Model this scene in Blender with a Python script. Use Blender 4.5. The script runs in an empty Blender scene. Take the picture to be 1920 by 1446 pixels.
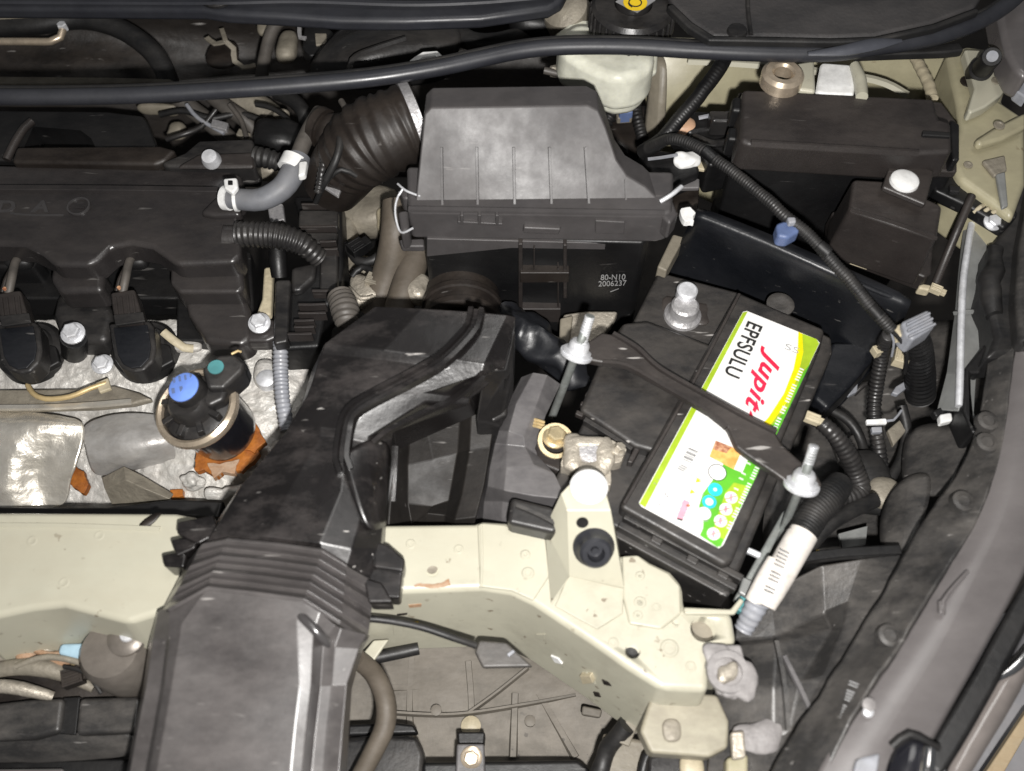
import bpy, bmesh, math, random
from mathutils import Vector, Matrix, noise
random.seed(7)
SC = bpy.context.scene
COL = SC.collection
R = math.radians

# ------------------------------------------------------------------ camera
FPX = 1760.0                      # focal length in pixels of a 1920 wide picture
CAM = Vector((0.0, -0.40, 0.693))
PITCH = R(60)
cam_d = bpy.data.cameras.new('camera')
cam_d.sensor_width = 36.0
cam_d.lens = 36.0 * FPX / 1920.0
cam_d.clip_start = 0.01
cam_d.clip_end = 50.0
cam_d.dof.use_dof = True
cam_d.dof.focus_distance = 0.86
cam_d.dof.aperture_fstop = 3.8
cam = bpy.data.objects.new('camera', cam_d)
cam.location = CAM
cam.rotation_euler = (R(90) - PITCH, 0, 0)
COL.objects.link(cam)
SC.camera = cam

# ------------------------------------------------------------------ light
w = bpy.data.worlds.new('World')
SC.world = w
w.use_nodes = True
bg = w.node_tree.nodes['Background']
bg.inputs[0].default_value = (0.95, 0.97, 1.0, 1)
bg.inputs[1].default_value = 0.085

def area(name, loc, target, size, power, col):
    d = bpy.data.lights.new(name, 'AREA')
    d.shape = 'DISK'
    d.size = size
    d.energy = power
    d.color = col
    o = bpy.data.objects.new(name, d)
    o.location = loc
    o.rotation_euler = (Vector(target) - Vector(loc)).to_track_quat('-Z', 'Y').to_euler()
    COL.objects.link(o)
    return o

FLASH = Vector((0.022, -0.452, 0.662))     # the phone's flash sits just below its lens
area('phone_flash', FLASH, (0.0, 0.03, 0.0), 0.025, 11.6, (1.0, 0.975, 0.945))
area('overhead_fill', (0.35, 0.25, 2.2), (0.0, 0.0, 0.0), 0.9, 7.5, (1.0, 0.98, 0.95))  # added soft fill from above; no such lamp is seen

SC.view_settings.view_transform = 'Standard'
SC.view_settings.look = 'None'
SC.view_settings.exposure = 0.0
SC.view_settings.gamma = 1.0

# ------------------------------------------------------------------ measuring: a pixel of the 1920x1446 picture seen at height z (mm)
CS, SN = math.sin(PITCH), math.cos(PITCH)
def ray(px, py):
    dx, dy = (px - 960.0) / FPX, (723.0 - py) / FPX
    return Vector((dx, dy * CS + SN, dy * SN - CS))
def P(px, py, z=0.0):
    d = ray(px, py)
    return CAM + d * ((z / 1000.0 - CAM.z) / d.z)
def PX(px, py, z=0.0):            # metres in one pixel there
    d = ray(px, py)
    return ((z / 1000.0 - CAM.z) / d.z) / FPX
def PN(px, py, p0, n):            # on a plane
    d = ray(px, py)
    return CAM + d * ((p0 - CAM).dot(n) / d.dot(n))
def W(p):
    return p.copy() if isinstance(p, Vector) else P(*p)

# ------------------------------------------------------------------ materials
def mat(name, base, rough=0.5, dust=None, amt=0.3, scale=18.0, metal=0.0, bump=0.15, bscale=160.0,
        spec=0.5, specks=0.0, base2=None, coat=0.0, up=True, trans=0.0, var=0.17, chips=0.0, chip_col=(0.10, 0.055, 0.025), coat_rough=0.25, dr=(0.38, 0.72)):
    m = bpy.data.materials.new(name)
    m.use_nodes = True
    N, L = m.node_tree.nodes, m.node_tree.links
    b = N['Principled BSDF']
    tc = N.new('ShaderNodeTexCoord')
    co = tc.outputs['Object']
    def noi(sc, det, rgh=0.6, vec=co):
        n = N.new('ShaderNodeTexNoise')
        n.inputs['Scale'].default_value = sc
        n.inputs['Detail'].default_value = det
        n.inputs['Roughness'].default_value = rgh
        L.new(vec, n.inputs['Vector'])
        return n.outputs['Fac']
    def ramp(src, a, c):
        r = N.new('ShaderNodeMapRange')
        r.inputs['From Min'].default_value = a
        r.inputs['From Max'].default_value = c
        L.new(src, r.inputs['Value'])
        return r.outputs['Result']
    def mul(a, c):
        r = N.new('ShaderNodeMath'); r.operation = 'MULTIPLY'
        for k, v in enumerate((a, c)):
            if isinstance(v, (int, float)): r.inputs[k].default_value = v
            else: L.new(v, r.inputs[k])
        return r.outputs[0]
    def mix(f, a, c):
        r = N.new('ShaderNodeMix'); r.data_type = 'RGBA'
        L.new(f, r.inputs['Factor'])
        for k, v in ((6, a), (7, c)):
            if isinstance(v, tuple): r.inputs[k].default_value = (*v, 1)
            else: L.new(v, r.inputs[k])
        return r.outputs[2]
    col = base
    n_big = noi(scale, 7, 0.65)
    if base2:
        col = mix(ramp(noi(scale * 2.1, 5), 0.42, 0.62), base, base2)
    else:
        col = mix(ramp(noi(scale * 3.0, 4), 0.3, 0.7), tuple(c * (1 - var) for c in base), tuple(min(1, c * (1 + var)) for c in base))
    rg = ramp(n_big, 0.25, 0.75)
    if dust:
        mw = N.new('ShaderNodeMapping')
        mw.inputs['Rotation'].default_value = (0, 0, R(-18))
        mw.inputs['Scale'].default_value = (0.45, 1.0, 0.8)
        L.new(co, mw.inputs['Vector'])
        f = mul(ramp(noi(scale * 2.0, 10, 0.74, mw.outputs[0]), *dr), amt)
        if up:
            g = N.new('ShaderNodeNewGeometry')
            s = N.new('ShaderNodeSeparateXYZ')
            L.new(g.outputs['Normal'], s.inputs[0])
            f = mul(f, ramp(s.outputs['Z'], -0.4, 0.9))
        col = mix(f, col, dust)
    if specks:
        mp = N.new('ShaderNodeMapping')
        mp.inputs['Rotation'].default_value = (0, 0, R(-20))
        mp.inputs['Scale'].default_value = (0.16, 1.0, 1.0)
        L.new(co, mp.inputs['Vector'])
        f = mul(ramp(noi(210, 2, 0.5, mp.outputs[0]), 0.69, 0.76), specks)
        f = mul(f, ramp(noi(scale * 1.3, 3), 0.42, 0.6))
        col = mix(f, col, (0.42, 0.40, 0.38))
    if chips:                    # small chips, stains and grime spots
        f = mul(ramp(noi(95, 3, 0.55), 0.665, 0.70), chips)
        f = mul(f, ramp(noi(scale * 0.9, 3), 0.45, 0.6))
        col = mix(f, col, chip_col)
        col = mix(mul(ramp(noi(scale * 0.55, 8, 0.75), 0.54, 0.78), chips * 0.55), col, tuple(c * 0.55 + 0.02 for c in chip_col))
    if isinstance(col, tuple): b.inputs['Base Color'].default_value = (*col, 1)
    else: L.new(col, b.inputs['Base Color'])
    r = N.new('ShaderNodeMapRange')
    r.inputs['To Min'].default_value = max(0.05, rough - 0.12)
    r.inputs['To Max'].default_value = min(1.0, rough + 0.14)
    L.new(n_big, r.inputs['Value'])
    r.inputs['From Min'].default_value = 0.3
    r.inputs['From Max'].default_value = 0.7
    L.new(r.outputs['Result'], b.inputs['Roughness'])
    b.inputs['Metallic'].default_value = metal
    b.inputs['Specular IOR Level'].default_value = spec
    b.inputs['Coat Weight'].default_value = coat
    b.inputs['Coat Roughness'].default_value = coat_rough
    if trans: 
        b.inputs['Subsurface Weight'].default_value = trans
        b.inputs['Subsurface Radius'].default_value = (0.02, 0.02, 0.015)
    if bump:
        bp = N.new('ShaderNodeBump')
        bp.inputs['Strength'].default_value = bump
        bp.inputs['Distance'].default_value = 0.002
        L.new(noi(bscale, 5), bp.inputs['Height'])
        L.new(bp.outputs[0], b.inputs['Normal'])
    return m

DUST = (0.16, 0.145, 0.13)
M = {}
M['black'] = mat('black_plastic', (0.013, 0.0125, 0.013), 0.36, DUST, 0.3, 14, specks=0.35)
M['duct'] = mat('dusty_duct_plastic', (0.008, 0.007, 0.007), 0.31, (0.12, 0.105, 0.10), 0.32, 13, specks=1.0, bump=0.1, spec=.6, coat=.2, dr=(.46, .66))
M['scoop'] = mat('dusty_grey_duct_plastic', (0.040, 0.036, 0.0355), 0.36, (0.16, 0.147, 0.142), 0.7, 11, specks=0.7, bump=0.06, spec=.65, coat=.3, dr=(.32, .7))
M['cover'] = mat('engine_cover_plastic', (0.024, 0.0215, 0.0215), 0.33, (0.09, 0.078, 0.07), 0.35, 14, bump=0.10, bscale=420, specks=0.3, spec=.6, coat=.15)
M['airbox'] = mat('airbox_plastic', (0.055, 0.051, 0.0515), 0.5, (0.11, 0.098, 0.09), 0.25, 16, bump=0.05, bscale=300, specks=.2, spec=.5)
M['fuse'] = mat('fusebox_plastic', (0.021, 0.0175, 0.0165), 0.45, (0.10, 0.085, 0.075), 0.4, 12, bump=0.12, bscale=450, specks=0.12)
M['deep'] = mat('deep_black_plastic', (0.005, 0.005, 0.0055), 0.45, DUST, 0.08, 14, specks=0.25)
M['panel'] = mat('blue_black_panel', (0.006, 0.0068, 0.009), 0.40, (0.06, 0.06, 0.065), 0.35, 10, specks=.3)
M['rubber'] = mat('black_rubber', (0.009, 0.009, 0.0095), 0.5, DUST, 0.2, 20)
M['seal'] = mat('seal_rubber', (0.020, 0.021, 0.026), 0.40, (0.08, 0.08, 0.085), 0.3, 12, bump=0.05)
M['brown'] = mat('brown_rubber', (0.012, 0.009, 0.0075), 0.48, (0.085, 0.068, 0.055), 0.4, 14, specks=.3)
M['hose'] = mat('grey_hose_rubber', (0.15, 0.155, 0.17), 0.5, (0.25, 0.23, 0.2), 0.3, 20, bump=0.1)
M['hose_old'] = mat('old_hose_rubber', (0.07, 0.063, 0.056), 0.55, (0.22, 0.19, 0.16), 0.4, 20)
M['dusty_hose'] = mat('dusty_brown_hose', (0.085, 0.07, 0.053), 0.6, (0.2, 0.17, 0.14), 0.5, 15)
M['cream'] = mat('cream_body_paint', (0.46, 0.445, 0.355), 0.36, (0.38, 0.33, 0.24), 0.3, 9, bump=0.02, coat=0.2, var=.04, chips=.7)
M['olive'] = mat('olive_body_paint', (0.37, 0.34, 0.225), 0.42, (0.20, 0.17, 0.12), 0.4, 16, bump=0.06, coat=0.15, var=.08, chips=.7)
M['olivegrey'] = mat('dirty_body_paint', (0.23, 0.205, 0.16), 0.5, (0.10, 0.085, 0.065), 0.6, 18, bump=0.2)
M['firewall'] = mat('dirty_firewall', (0.014, 0.0115, 0.010), 0.55, (0.09, 0.072, 0.058), 0.4, 22, bump=0.4, bscale=90, specks=0.9)
M['alu'] = mat('cast_aluminium', (0.66, 0.645, 0.61), 0.45, (0.30, 0.27, 0.22), 0.55, 22, metal=0.2, bump=1.0, bscale=160, up=False, base2=(0.58, 0.56, 0.53), chips=.25)
M['alu_smooth'] = mat('smooth_aluminium', (0.50, 0.49, 0.475), 0.42, (0.2, 0.17, 0.14), 0.6, 18, metal=0.35, bump=0.5, bscale=90, up=False, chips=.5)
M['dirtymetal'] = mat('dirty_cast_metal', (0.30, 0.27, 0.215), 0.55, (0.10, 0.085, 0.07), 0.7, 24, metal=0.2, bump=0.7, bscale=110, up=False)
M['foil'] = mat('crumpled_heat_shield', (0.82, 0.78, 0.70), 0.27, (0.45, 0.38, 0.28), 0.4, 16, metal=0.7, bump=0.6, bscale=60, up=False, chips=.3)
M['steel'] = mat('zinc_steel', (0.78, 0.79, 0.82), 0.42, (0.4, 0.38, 0.35), 0.3, 50, metal=0.45, bump=0.2, up=False)
M['rod'] = mat('grey_steel_rod', (0.28, 0.30, 0.29), 0.42, (0.2, 0.18, 0.15), 0.4, 60, metal=0.4, bump=0.2, up=False)
M['brass'] = mat('brass_zinc', (0.70, 0.58, 0.36), 0.32, (0.4, 0.3, 0.16), 0.3, 50, metal=0.6, bump=0.15, up=False)
M['tanmetal'] = mat('tan_ring_metal', (0.62, 0.52, 0.40), 0.3, (0.3, 0.22, 0.14), 0.3, 40, metal=0.65, bump=0.08, up=False)
M['lead'] = mat('lead_post', (0.40, 0.39, 0.40), 0.42, (0.55, 0.54, 0.52), 0.6, 80, metal=0.5, bump=0.6, bscale=220, up=False)
M['clampmetal'] = mat('corroded_clamp', (0.50, 0.455, 0.38), 0.42, (0.24, 0.21, 0.17), 0.7, 50, metal=0.4, bump=0.9, bscale=150, up=False, chips=.4)
M['white'] = mat('white_plastic', (0.80, 0.80, 0.79), 0.45, (0.5, 0.47, 0.4), 0.2, 40, bump=0.05)
M['reservoir'] = mat('milky_reservoir_plastic', (0.66, 0.66, 0.56), 0.4, (0.5, 0.46, 0.35), 0.3, 20, trans=0.15, bump=0.03)
M['tape'] = mat('white_tape', (0.72, 0.68, 0.63), 0.55, (0.45, 0.38, 0.32), 0.5, 30, bump=0.35, bscale=90)
M['fender'] = mat('grey_fender_paint', (0.105, 0.096, 0.095), 0.32, (0.20, 0.185, 0.18), 0.45, 7, bump=0.02, coat=0.5, var=.08)
M['greyplastic'] = mat('grey_dirty_plastic', (0.026, 0.025, 0.0245), 0.40, (0.17, 0.155, 0.14), 0.6, 9, bump=0.2, specks=0.6, spec=.6, dr=(.42, .68))
M['greybracket'] = mat('grey_painted_bracket', (0.20, 0.205, 0.20), 0.4, (0.3, 0.29, 0.27), 0.3, 18, bump=0.1, coat=0.2)
M['tray'] = mat('muddy_undertray', (0.155, 0.137, 0.112), 0.6, (0.30, 0.27, 0.23), 0.8, 8, bump=0.4, bscale=60, base2=(0.09, 0.08, 0.065), chips=.9, chip_col=(.05,.045,.04))
M['trans'] = mat('terminal_cover_plastic', (0.09, 0.085, 0.087), 0.42, (0.24, 0.23, 0.225), 0.6, 14)
M['dustgrey'] = mat('dusty_grey_plastic', (0.27, 0.255, 0.25), 0.55, (0.12, 0.11, 0.11), 0.6, 40, bump=0.5)
M['neck'] = mat('brown_grey_metal', (0.22, 0.195, 0.17), 0.35, (0.1, 0.09, 0.08), 0.5, 20, metal=0.4, bump=0.1)
M['bar'] = mat('dusty_bar_paint', (0.019, 0.016, 0.015), 0.40, (0.10, 0.085, 0.075), 0.5, 12, specks=.8)
M['batt'] = mat('dusty_battery_plastic', (0.016, 0.015, 0.015), 0.4, (0.13, 0.115, 0.10), 0.4, 20, specks=1.0, bump=.15)
M['cowl'] = mat('cowl_plastic', (0.030, 0.029, 0.030), 0.48, (0.11, 0.10, 0.095), 0.5, 9, bump=0.25, bscale=300)
M['sealworn'] = mat('worn_seal_rubber', (0.06, 0.063, 0.075), 0.45, bump=0.05)
M['letter'] = mat('lit_letter_plastic', (0.05, 0.047, 0.047), 0.36, bump=0.05)  # cover plastic in a paler colour so the letter tops look lit
M['glint'] = mat('glint_plastic', (0.05, 0.047, 0.047), 0.18, bump=0.02, spec=.8)  # duct plastic made glossy for the highlight bar on the scoop
M['bodygloss'] = mat('glossy_grey_body_paint', (0.17, 0.15, 0.14), 0.2, (0.3, 0.27, 0.25), .3, 8, bump=0, coat=1.0, coat_rough=.08)
M['resonator'] = mat('resonator_plastic', (0.012, 0.0105, 0.0095), 0.55, (0.06, 0.052, 0.045), 0.35, 20, spec=.35, specks=.4)
M['dirtybeam'] = mat('muddy_cream_paint', (0.34, 0.315, 0.24), 0.42, (0.17, 0.145, 0.11), .8, 14, bump=.1, chips=.8, up=False)
M['floor'] = mat('dark_oily_floor', (0.018, 0.015, 0.013), 0.7, (0.07, 0.06, 0.05), 0.5, 10, bump=0.5, bscale=40)
M['orange'] = mat('orange_gasket', (0.45, 0.15, 0.022), 0.5, (0.14, 0.05, 0.015), 0.6, 40, bump=0.6, up=False, base2=(0.28, 0.085, 0.015))
M['rust'] = mat('rusty_metal', (0.30, 0.16, 0.08), 0.6, (0.55, 0.45, 0.35), 0.7, 40, bump=0.6, up=False)
M['bluecap'] = mat('blue_cap_paint', (0.16, 0.28, 0.72), 0.45, bump=0.05)
M['teal'] = mat('teal_paint', (0.08, 0.26, 0.27), 0.5, bump=0.1)
M['bluegrey'] = mat('blue_grey_plastic', (0.10, 0.14, 0.27), 0.45, bump=0.1)
M['bluepart'] = mat('pale_blue_plastic', (0.36, 0.52, 0.62), 0.45, bump=0.1)
M['connector'] = mat('grey_connector', (0.26, 0.27, 0.30), 0.4, (0.4, 0.38, 0.36), 0.4, 40, bump=0.1)
M['tan'] = mat('tan_connector', (0.50, 0.44, 0.31), 0.5, (0.25, 0.2, 0.13), 0.5, 60, bump=0.2)
M['peach'] = mat('peach_sealant', (0.55, 0.34, 0.22), 0.5, bump=0.2)
M['gold'] = mat('gold_wire', (0.62, 0.47, 0.24), 0.4, metal=0.3, bump=0.1)
M['yellow'] = mat('yellow_print', (0.80, 0.55, 0.02), 0.45, bump=0)
M['lwhite'] = mat('label_white', (0.84, 0.835, 0.82), 0.3, (0.5, 0.46, 0.4), .35, 30, bump=0, specks=0, var=.02, coat=.3)
M['lgreen'] = mat('label_green', (0.10, 0.42, 0.02), 0.35, bump=0)
M['llime'] = mat('label_lime', (0.33, 0.47, 0.02), 0.35, bump=0)
M['lyellow'] = mat('label_yellow', (0.83, 0.66, 0.0), 0.35, bump=0)
M['lred'] = mat('label_red', (0.72, 0.015, 0.06), 0.35, bump=0)
M['lblack'] = mat('label_black', (0.02, 0.02, 0.02), 0.4, bump=0)
M['lgrey'] = mat('label_grey', (0.28, 0.28, 0.28), 0.4, bump=0)
M['lorange'] = mat('label_orange', (0.80, 0.33, 0.08), 0.4, bump=0, base2=(0.85, 0.52, 0.16), scale=60)
M['lbrown'] = mat('label_brown', (0.30, 0.10, 0.05), 0.4, bump=0, base2=(0.6, 0.35, 0.2), scale=150)
M['lpink'] = mat('label_pink', (0.80, 0.32, 0.40), 0.4, bump=0)
M['lcyan'] = mat('label_cyan', (0.02, 0.48, 0.72), 0.35, bump=0)
M['wood'] = mat('wooden_floor', (0.62, 0.50, 0.33), 0.5, (0.35, 0.2, 0.08), 0.6, 12, bump=0.1)
M['chrome'] = mat('chrome_trim', (0.85, 0.84, 0.84), 0.15, metal=1.0, bump=0)
M['gloss'] = mat('gloss_black', (0.01, 0.01, 0.013), 0.12, bump=0, coat=0.5)
M['greyfloor'] = mat('grey_garage_floor', (0.30, 0.30, 0.32), 0.6, (0.42, 0.38, 0.36), 0.6, 6, bump=0.1)

# ------------------------------------------------------------------ object helpers
ORG = {}
def tag(o, label=None, cat=None, group=None, kind=None):
    for k, v in (('label', label), ('category', cat), ('group', group), ('kind', kind)):
        if v: o[k] = v
    return o
def thing(name, label, cat, p, group=None):
    o = bpy.data.objects.new(name, None)
    o.empty_display_size = 0.02
    o.location = W(p)
    COL.objects.link(o)
    ORG[o] = W(p)
    return tag(o, label, cat, group)

def mk(name, verts, faces, m, par=None, bev=0.0, seg=2, sub=0, solid=0.0, smooth=True, fix=True, angle=32):
    me = bpy.data.meshes.new(name)
    if par is None:
        org = Vector((sum(v.x for v in verts) / len(verts), sum(v.y for v in verts) / len(verts), min(v.z for v in verts)))
    else:
        org = ORG[par]
    me.from_pydata([v - org for v in verts], [], faces)
    if fix:
        b = bmesh.new(); b.from_mesh(me)
        bmesh.ops.recalc_face_normals(b, faces=b.faces)
        b.to_mesh(me); b.free()
    me.materials.append(M[m])
    if smooth:
        me.shade_smooth()
        if not bev and not sub: me.set_sharp_from_angle(angle=R(angle))
    o = bpy.data.objects.new(name, me)
    COL.objects.link(o)
    ORG[o] = org
    if par is None: o.location = org
    else: o.parent = par
    if solid:
        s = o.modifiers.new('thickness', 'SOLIDIFY'); s.thickness = solid / 1000.0; s.offset = -1
    if sub:
        s = o.modifiers.new('smooth', 'SUBSURF'); s.levels = sub; s.render_levels = sub
    if bev:
        s = o.modifiers.new('bevel', 'BEVEL'); s.width = bev / 1000.0; s.segments = seg
        s.limit_method = 'ANGLE'; s.angle_limit = R(28); s.harden_normals = True
    return o

def prism(name, pts, h, m, par=None, bev=1.5, taper=0.0, z=None, seg=2, shift=(0, 0)):
    """outline of the top face, walls h mm deep; taper widens (or narrows) the foot"""
    top = [W(p) if len(p) == 3 else P(p[0], p[1], z) for p in pts]
    n = len(top)
    c = sum(top, Vector()) / n
    bot = []
    for v in top:
        d = v - c; d.z = 0
        bot.append(v + d * taper + Vector((shift[0] / 1000, shift[1] / 1000, -h / 1000.0)))
    f = [tuple(range(n)), tuple(range(2 * n - 1, n - 1, -1))]
    f += [(i, n + i, n + (i + 1) % n, (i + 1) % n) for i in range(n)]
    return mk(name, top + bot, f, m, par, bev, seg)

def crom(pts, step):
    """Catmull-Rom through world points, with an extra value (radius) carried along"""
    out = []
    n = len(pts)
    for i in range(n - 1):
        a, b, c, d = pts[max(0, i - 1)], pts[i], pts[i + 1], pts[min(n - 1, i + 2)]
        k = max(1, int((c[0] - b[0]).length / step))
        for j in range(k):
            t = j / k
            def q(e):
                A, B, Cc, D = a[e], b[e], c[e], d[e]
                return 0.5 * (2 * B + (Cc - A) * t + (2 * A - 5 * B + 4 * Cc - D) * t * t + (3 * B - A - 3 * Cc + D) * t ** 3)
            out.append((q(0), q(1)))
    out.append(pts[-1])
    return out

def tube(name, pts, r, m, par=None, n=12, rib=0.0, amp=0.12, step=6.0, flat=1.0, up=None, jit=0.0):
    """r in pixels at the first point (or one per point); rib = period in mm"""
    wp = [W(p) for p in pts]
    s = PX(*pts[0]) if not isinstance(pts[0], Vector) else 0.001
    rr = [q * s for q in r] if isinstance(r, (list, tuple)) else [r * s] * len(pts)
    st = rib / 4000.0 if rib else step / 1000.0
    pth = crom(list(zip(wp, rr)), st)
    if rib and rib < 6:
        pth = [(p + noise.noise_vector(p * 22) * 0.0022 + noise.noise_vector(p * 70) * 0.0006, q * (1 + 0.06 * noise.noise(p * 45))) for p, q in pth]
    V, Fc = [], []
    side = None
    for i, (p, q) in enumerate(pth):
        t = (pth[min(i + 1, len(pth) - 1)][0] - pth[max(i - 1, 0)][0]).normalized()
        if side is None:
            side = t.cross(Vector((0, 0, 1)))
            if side.length < 1e-3: side = Vector((1, 0, 0))
        side = (side - t * side.dot(t)).normalized()
        u = side.cross(t).normalized()
        if rib: q *= 1 + amp * (1 if i % 4 in (1, 2) else -0.4)
        for k in range(n):
            a = 2 * math.pi * k / n
            v = p + side * (q * math.cos(a)) + u * (q * flat * math.sin(a))
            if jit: v += noise.noise_vector(v * 60) * jit / 1000.0
            V.append(v)
    for i in range(len(pth) - 1):
        for k in range(n):
            a, b = i * n + k, i * n + (k + 1) % n
            Fc.append((a, b, b + n, a + n))
    Fc.append(tuple(range(n))); Fc.append(tuple(len(V) - 1 - k for k in range(n)))
    return mk(name, V, Fc, m, par, angle=50 if not rib else 80)

def sweep(name, pts, prof, m, par=None, step=6.0, bev=0.0, closed=True, nrm=None):
    """profile (sideways, up) in mm swept along the path"""
    wp = [W(p) for p in pts]
    pth = [q[0] for q in crom([(p, 0.0) for p in wp], step / 1000.0)]
    V, Fc = [], []
    n = len(prof)
    for i, p in enumerate(pth):
        t = (pth[min(i + 1, len(pth) - 1)] - pth[max(i - 1, 0)]).normalized()
        up = nrm or Vector((0, 0, 1))
        sd = t.cross(up).normalized()
        u = sd.cross(t)
        for a, b in prof:
            V.append(p + sd * (a / 1000) + u * (b / 1000))
    for i in range(len(pth) - 1):
        for k in range(n):
            a, b = i * n + k, i * n + (k + 1) % n
            Fc.append((a, b, b + n, a + n))
    Fc.append(tuple(range(n))); Fc.append(tuple(len(V) - 1 - k for k in range(n)))
    return mk(name, V, Fc, m, par, bev)

def lathe(name, p, prof, m, par=None, axis=(0, 0, 1), n=24, angle=35, lobes=0, lamp=0.0, bev=0):
    """profile of (radius, height) in mm round an axis through p"""
    o = W(p)
    q = Vector((0, 0, 1)).rotation_difference(Vector(axis).normalized())
    V, Fc = [], []
    for r, h in prof:
        for k in range(n):
            a = 2 * math.pi * k / n
            rr = r * (1 + lamp * (1 if (k * lobes * 2 // n) % 2 else 0)) if lobes else r
            V.append(o + q @ Vector((rr * math.cos(a) / 1000, rr * math.sin(a) / 1000, h / 1000)))
    for i in range(len(prof) - 1):
        for k in range(n):
            a, b = i * n + k, i * n + (k + 1) % n
            Fc.append((a, b, b + n, a + n))
    if prof[0] != prof[-1]:       # an open profile gets end caps, a closed one is a ring
        Fc.append(tuple(range(n))); Fc.append(tuple(len(V) - 1 - k for k in range(n)))
    return mk(name, V, Fc, m, par, angle=angle, bev=bev)

def bolt(p, r, par, m='steel', axis=(0, 0, 1), h=6, name='bolt'):
    """hex head on a round flange, one mesh"""
    o = W(p)
    q = Vector((0, 0, 1)).rotation_difference(Vector(axis).normalized())
    V, Fc = [], []
    def ring(rad, z, n, off=0.3):
        s = len(V)
        for k in range(n):
            a = 2 * math.pi * k / n + off
            V.append(o + q @ Vector((rad * math.cos(a) / 1000, rad * math.sin(a) / 1000, z / 1000)))
        return s
    n = 18
    a = ring(r, 0, n); b = ring(r, h * .22, n); c = ring(r * .8, h * .34, n)
    for s, t in ((a, b), (b, c)):
        Fc += [(s + k, s + (k + 1) % n, t + (k + 1) % n, t + k) for k in range(n)]
    Fc.append(tuple(a + n - 1 - k for k in range(n))); Fc.append(tuple(c + k for k in range(n)))
    a = ring(r * .72, h * .3, 6); b = ring(r * .72, h * .9, 6); c = ring(r * .6, h, 6)
    for s, t in ((a, b), (b, c)):
        Fc += [(s + k, s + (k + 1) % 6, t + (k + 1) % 6, t + k) for k in range(6)]
    Fc.append(tuple(c + k for k in range(6))); Fc.append(tuple(a + 5 - k for k in range(6)))
    return mk(name, V, Fc, m, par, angle=25)

def surf(name, rows, m, par=None, thick=3.0, sub=2, bev=0.0, rough=0.0, fr=40.0, z=None):
    """sheet through a grid of points"""
    V = [W(p) if len(p) == 3 else P(p[0], p[1], z) for r in rows for p in r]
    nc = len(rows[0])
    Fc = [(i * nc + j, i * nc + j + 1, (i + 1) * nc + j + 1, (i + 1) * nc + j)
          for i in range(len(rows) - 1) for j in range(nc - 1)]
    # keep the normal towards the sky so that the thickness goes down
    nrm = (V[Fc[0][1]] - V[Fc[0][0]]).cross(V[Fc[0][3]] - V[Fc[0][0]])
    if nrm.z < 0: Fc = [tuple(reversed(f)) for f in Fc]
    o = mk(name, V, Fc, m, par, bev=0, sub=0, fix=False)
    if sub:
        s = o.modifiers.new('smooth', 'SUBSURF'); s.levels = sub; s.render_levels = sub
    if rough:
        tx = bpy.data.textures.new(name + '_lumps', 'CLOUDS'); tx.noise_scale = 1.0 / fr; tx.noise_depth = 3
        d = o.modifiers.new('lumps', 'DISPLACE'); d.texture = tx; d.strength = rough / 1000; d.texture_coords = 'LOCAL'
    if thick:
        s = o.modifiers.new('thickness', 'SOLIDIFY'); s.thickness = thick / 1000.0; s.offset = -1
    if bev:
        s = o.modifiers.new('bevel', 'BEVEL'); s.width = bev / 1000.0; s.segments = 3
        s.limit_method = 'ANGLE'; s.angle_limit = R(12); s.harden_normals = True
    if sub: o.data.shade_smooth()
    return o

def blob(name, p, rad, m, par=None, lump=0.25, fr=30.0, sub=3):
    """lumpy casting: an icosphere of the given half sizes (mm) roughened by noise"""
    b = bmesh.new()
    bmesh.ops.create_icosphere(b, subdivisions=sub, radius=1.0)
    c = W(p)
    V = []
    for v in b.verts:
        k = Vector([math.copysign(abs(x) ** 0.75, x) for x in v.co])
        d = Vector((k.x * rad[0], k.y * rad[1], k.z * rad[2])) / 1000
        V.append(c + d * (1 + lump * noise.noise((c + d) * fr)))
    Fc = [tuple(v.index for v in f.verts) for f in b.faces]
    b.free()
    return mk(name, V, Fc, m, par, angle=60)

def splat(name, pts, h, m, par, z, wob=2.2, fr=90.0):
    """sealant or rust with a ragged outline"""
    w_ = [P(x, y, z) for x, y in pts]
    out = []
    for i, a in enumerate(w_):
        b = w_[(i + 1) % len(w_)]
        k = max(2, int((b - a).length / 0.0022))
        for j in range(k):
            p = a.lerp(b, j / k)
            v = noise.noise_vector(p * fr) * wob / 1000 + noise.noise_vector(p * fr * 3) * wob / 2500
            out.append(Vector((p.x + v.x, p.y + v.y, p.z)))
    return prism(name, out, h, m, par, .5)

def plug(name, p, a, b, h, ang, m, par=None, keys=3):
    """small moulded connector: stepped block with grooves; a x b x h mm, turned by ang degrees"""
    c = W(p); V, Fc = [], []
    ux = Vector((math.cos(R(ang)), math.sin(R(ang)), 0)); uy = Vector((-ux.y, ux.x, 0))
    def box(x0, x1, y0, y1, z0, z1):
        k = len(V)
        for z in (z0, z1):
            for x, y in ((x0, y0), (x1, y0), (x1, y1), (x0, y1)): V.append(c + (ux * x + uy * y + Vector((0, 0, z))) / 1000)
        Fc.extend([tuple(k + i for i in f) for f in ((0, 3, 2, 1), (4, 5, 6, 7), (0, 1, 5, 4), (1, 2, 6, 5), (2, 3, 7, 6), (3, 0, 4, 7))])
    box(-a / 2, a * .22, -b / 2, b / 2, 0, h)
    box(a * .22, a / 2, -b * .36, b * .36, h * .12, h * .8)
    for i in range(keys):
        y = -b / 2 + b * (i + .5) / keys
        box(-a * .42, a * .14, y - b * .07, y + b * .07, h, h * 1.14)
    return mk(name, V, Fc, m, par, .5)

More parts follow.
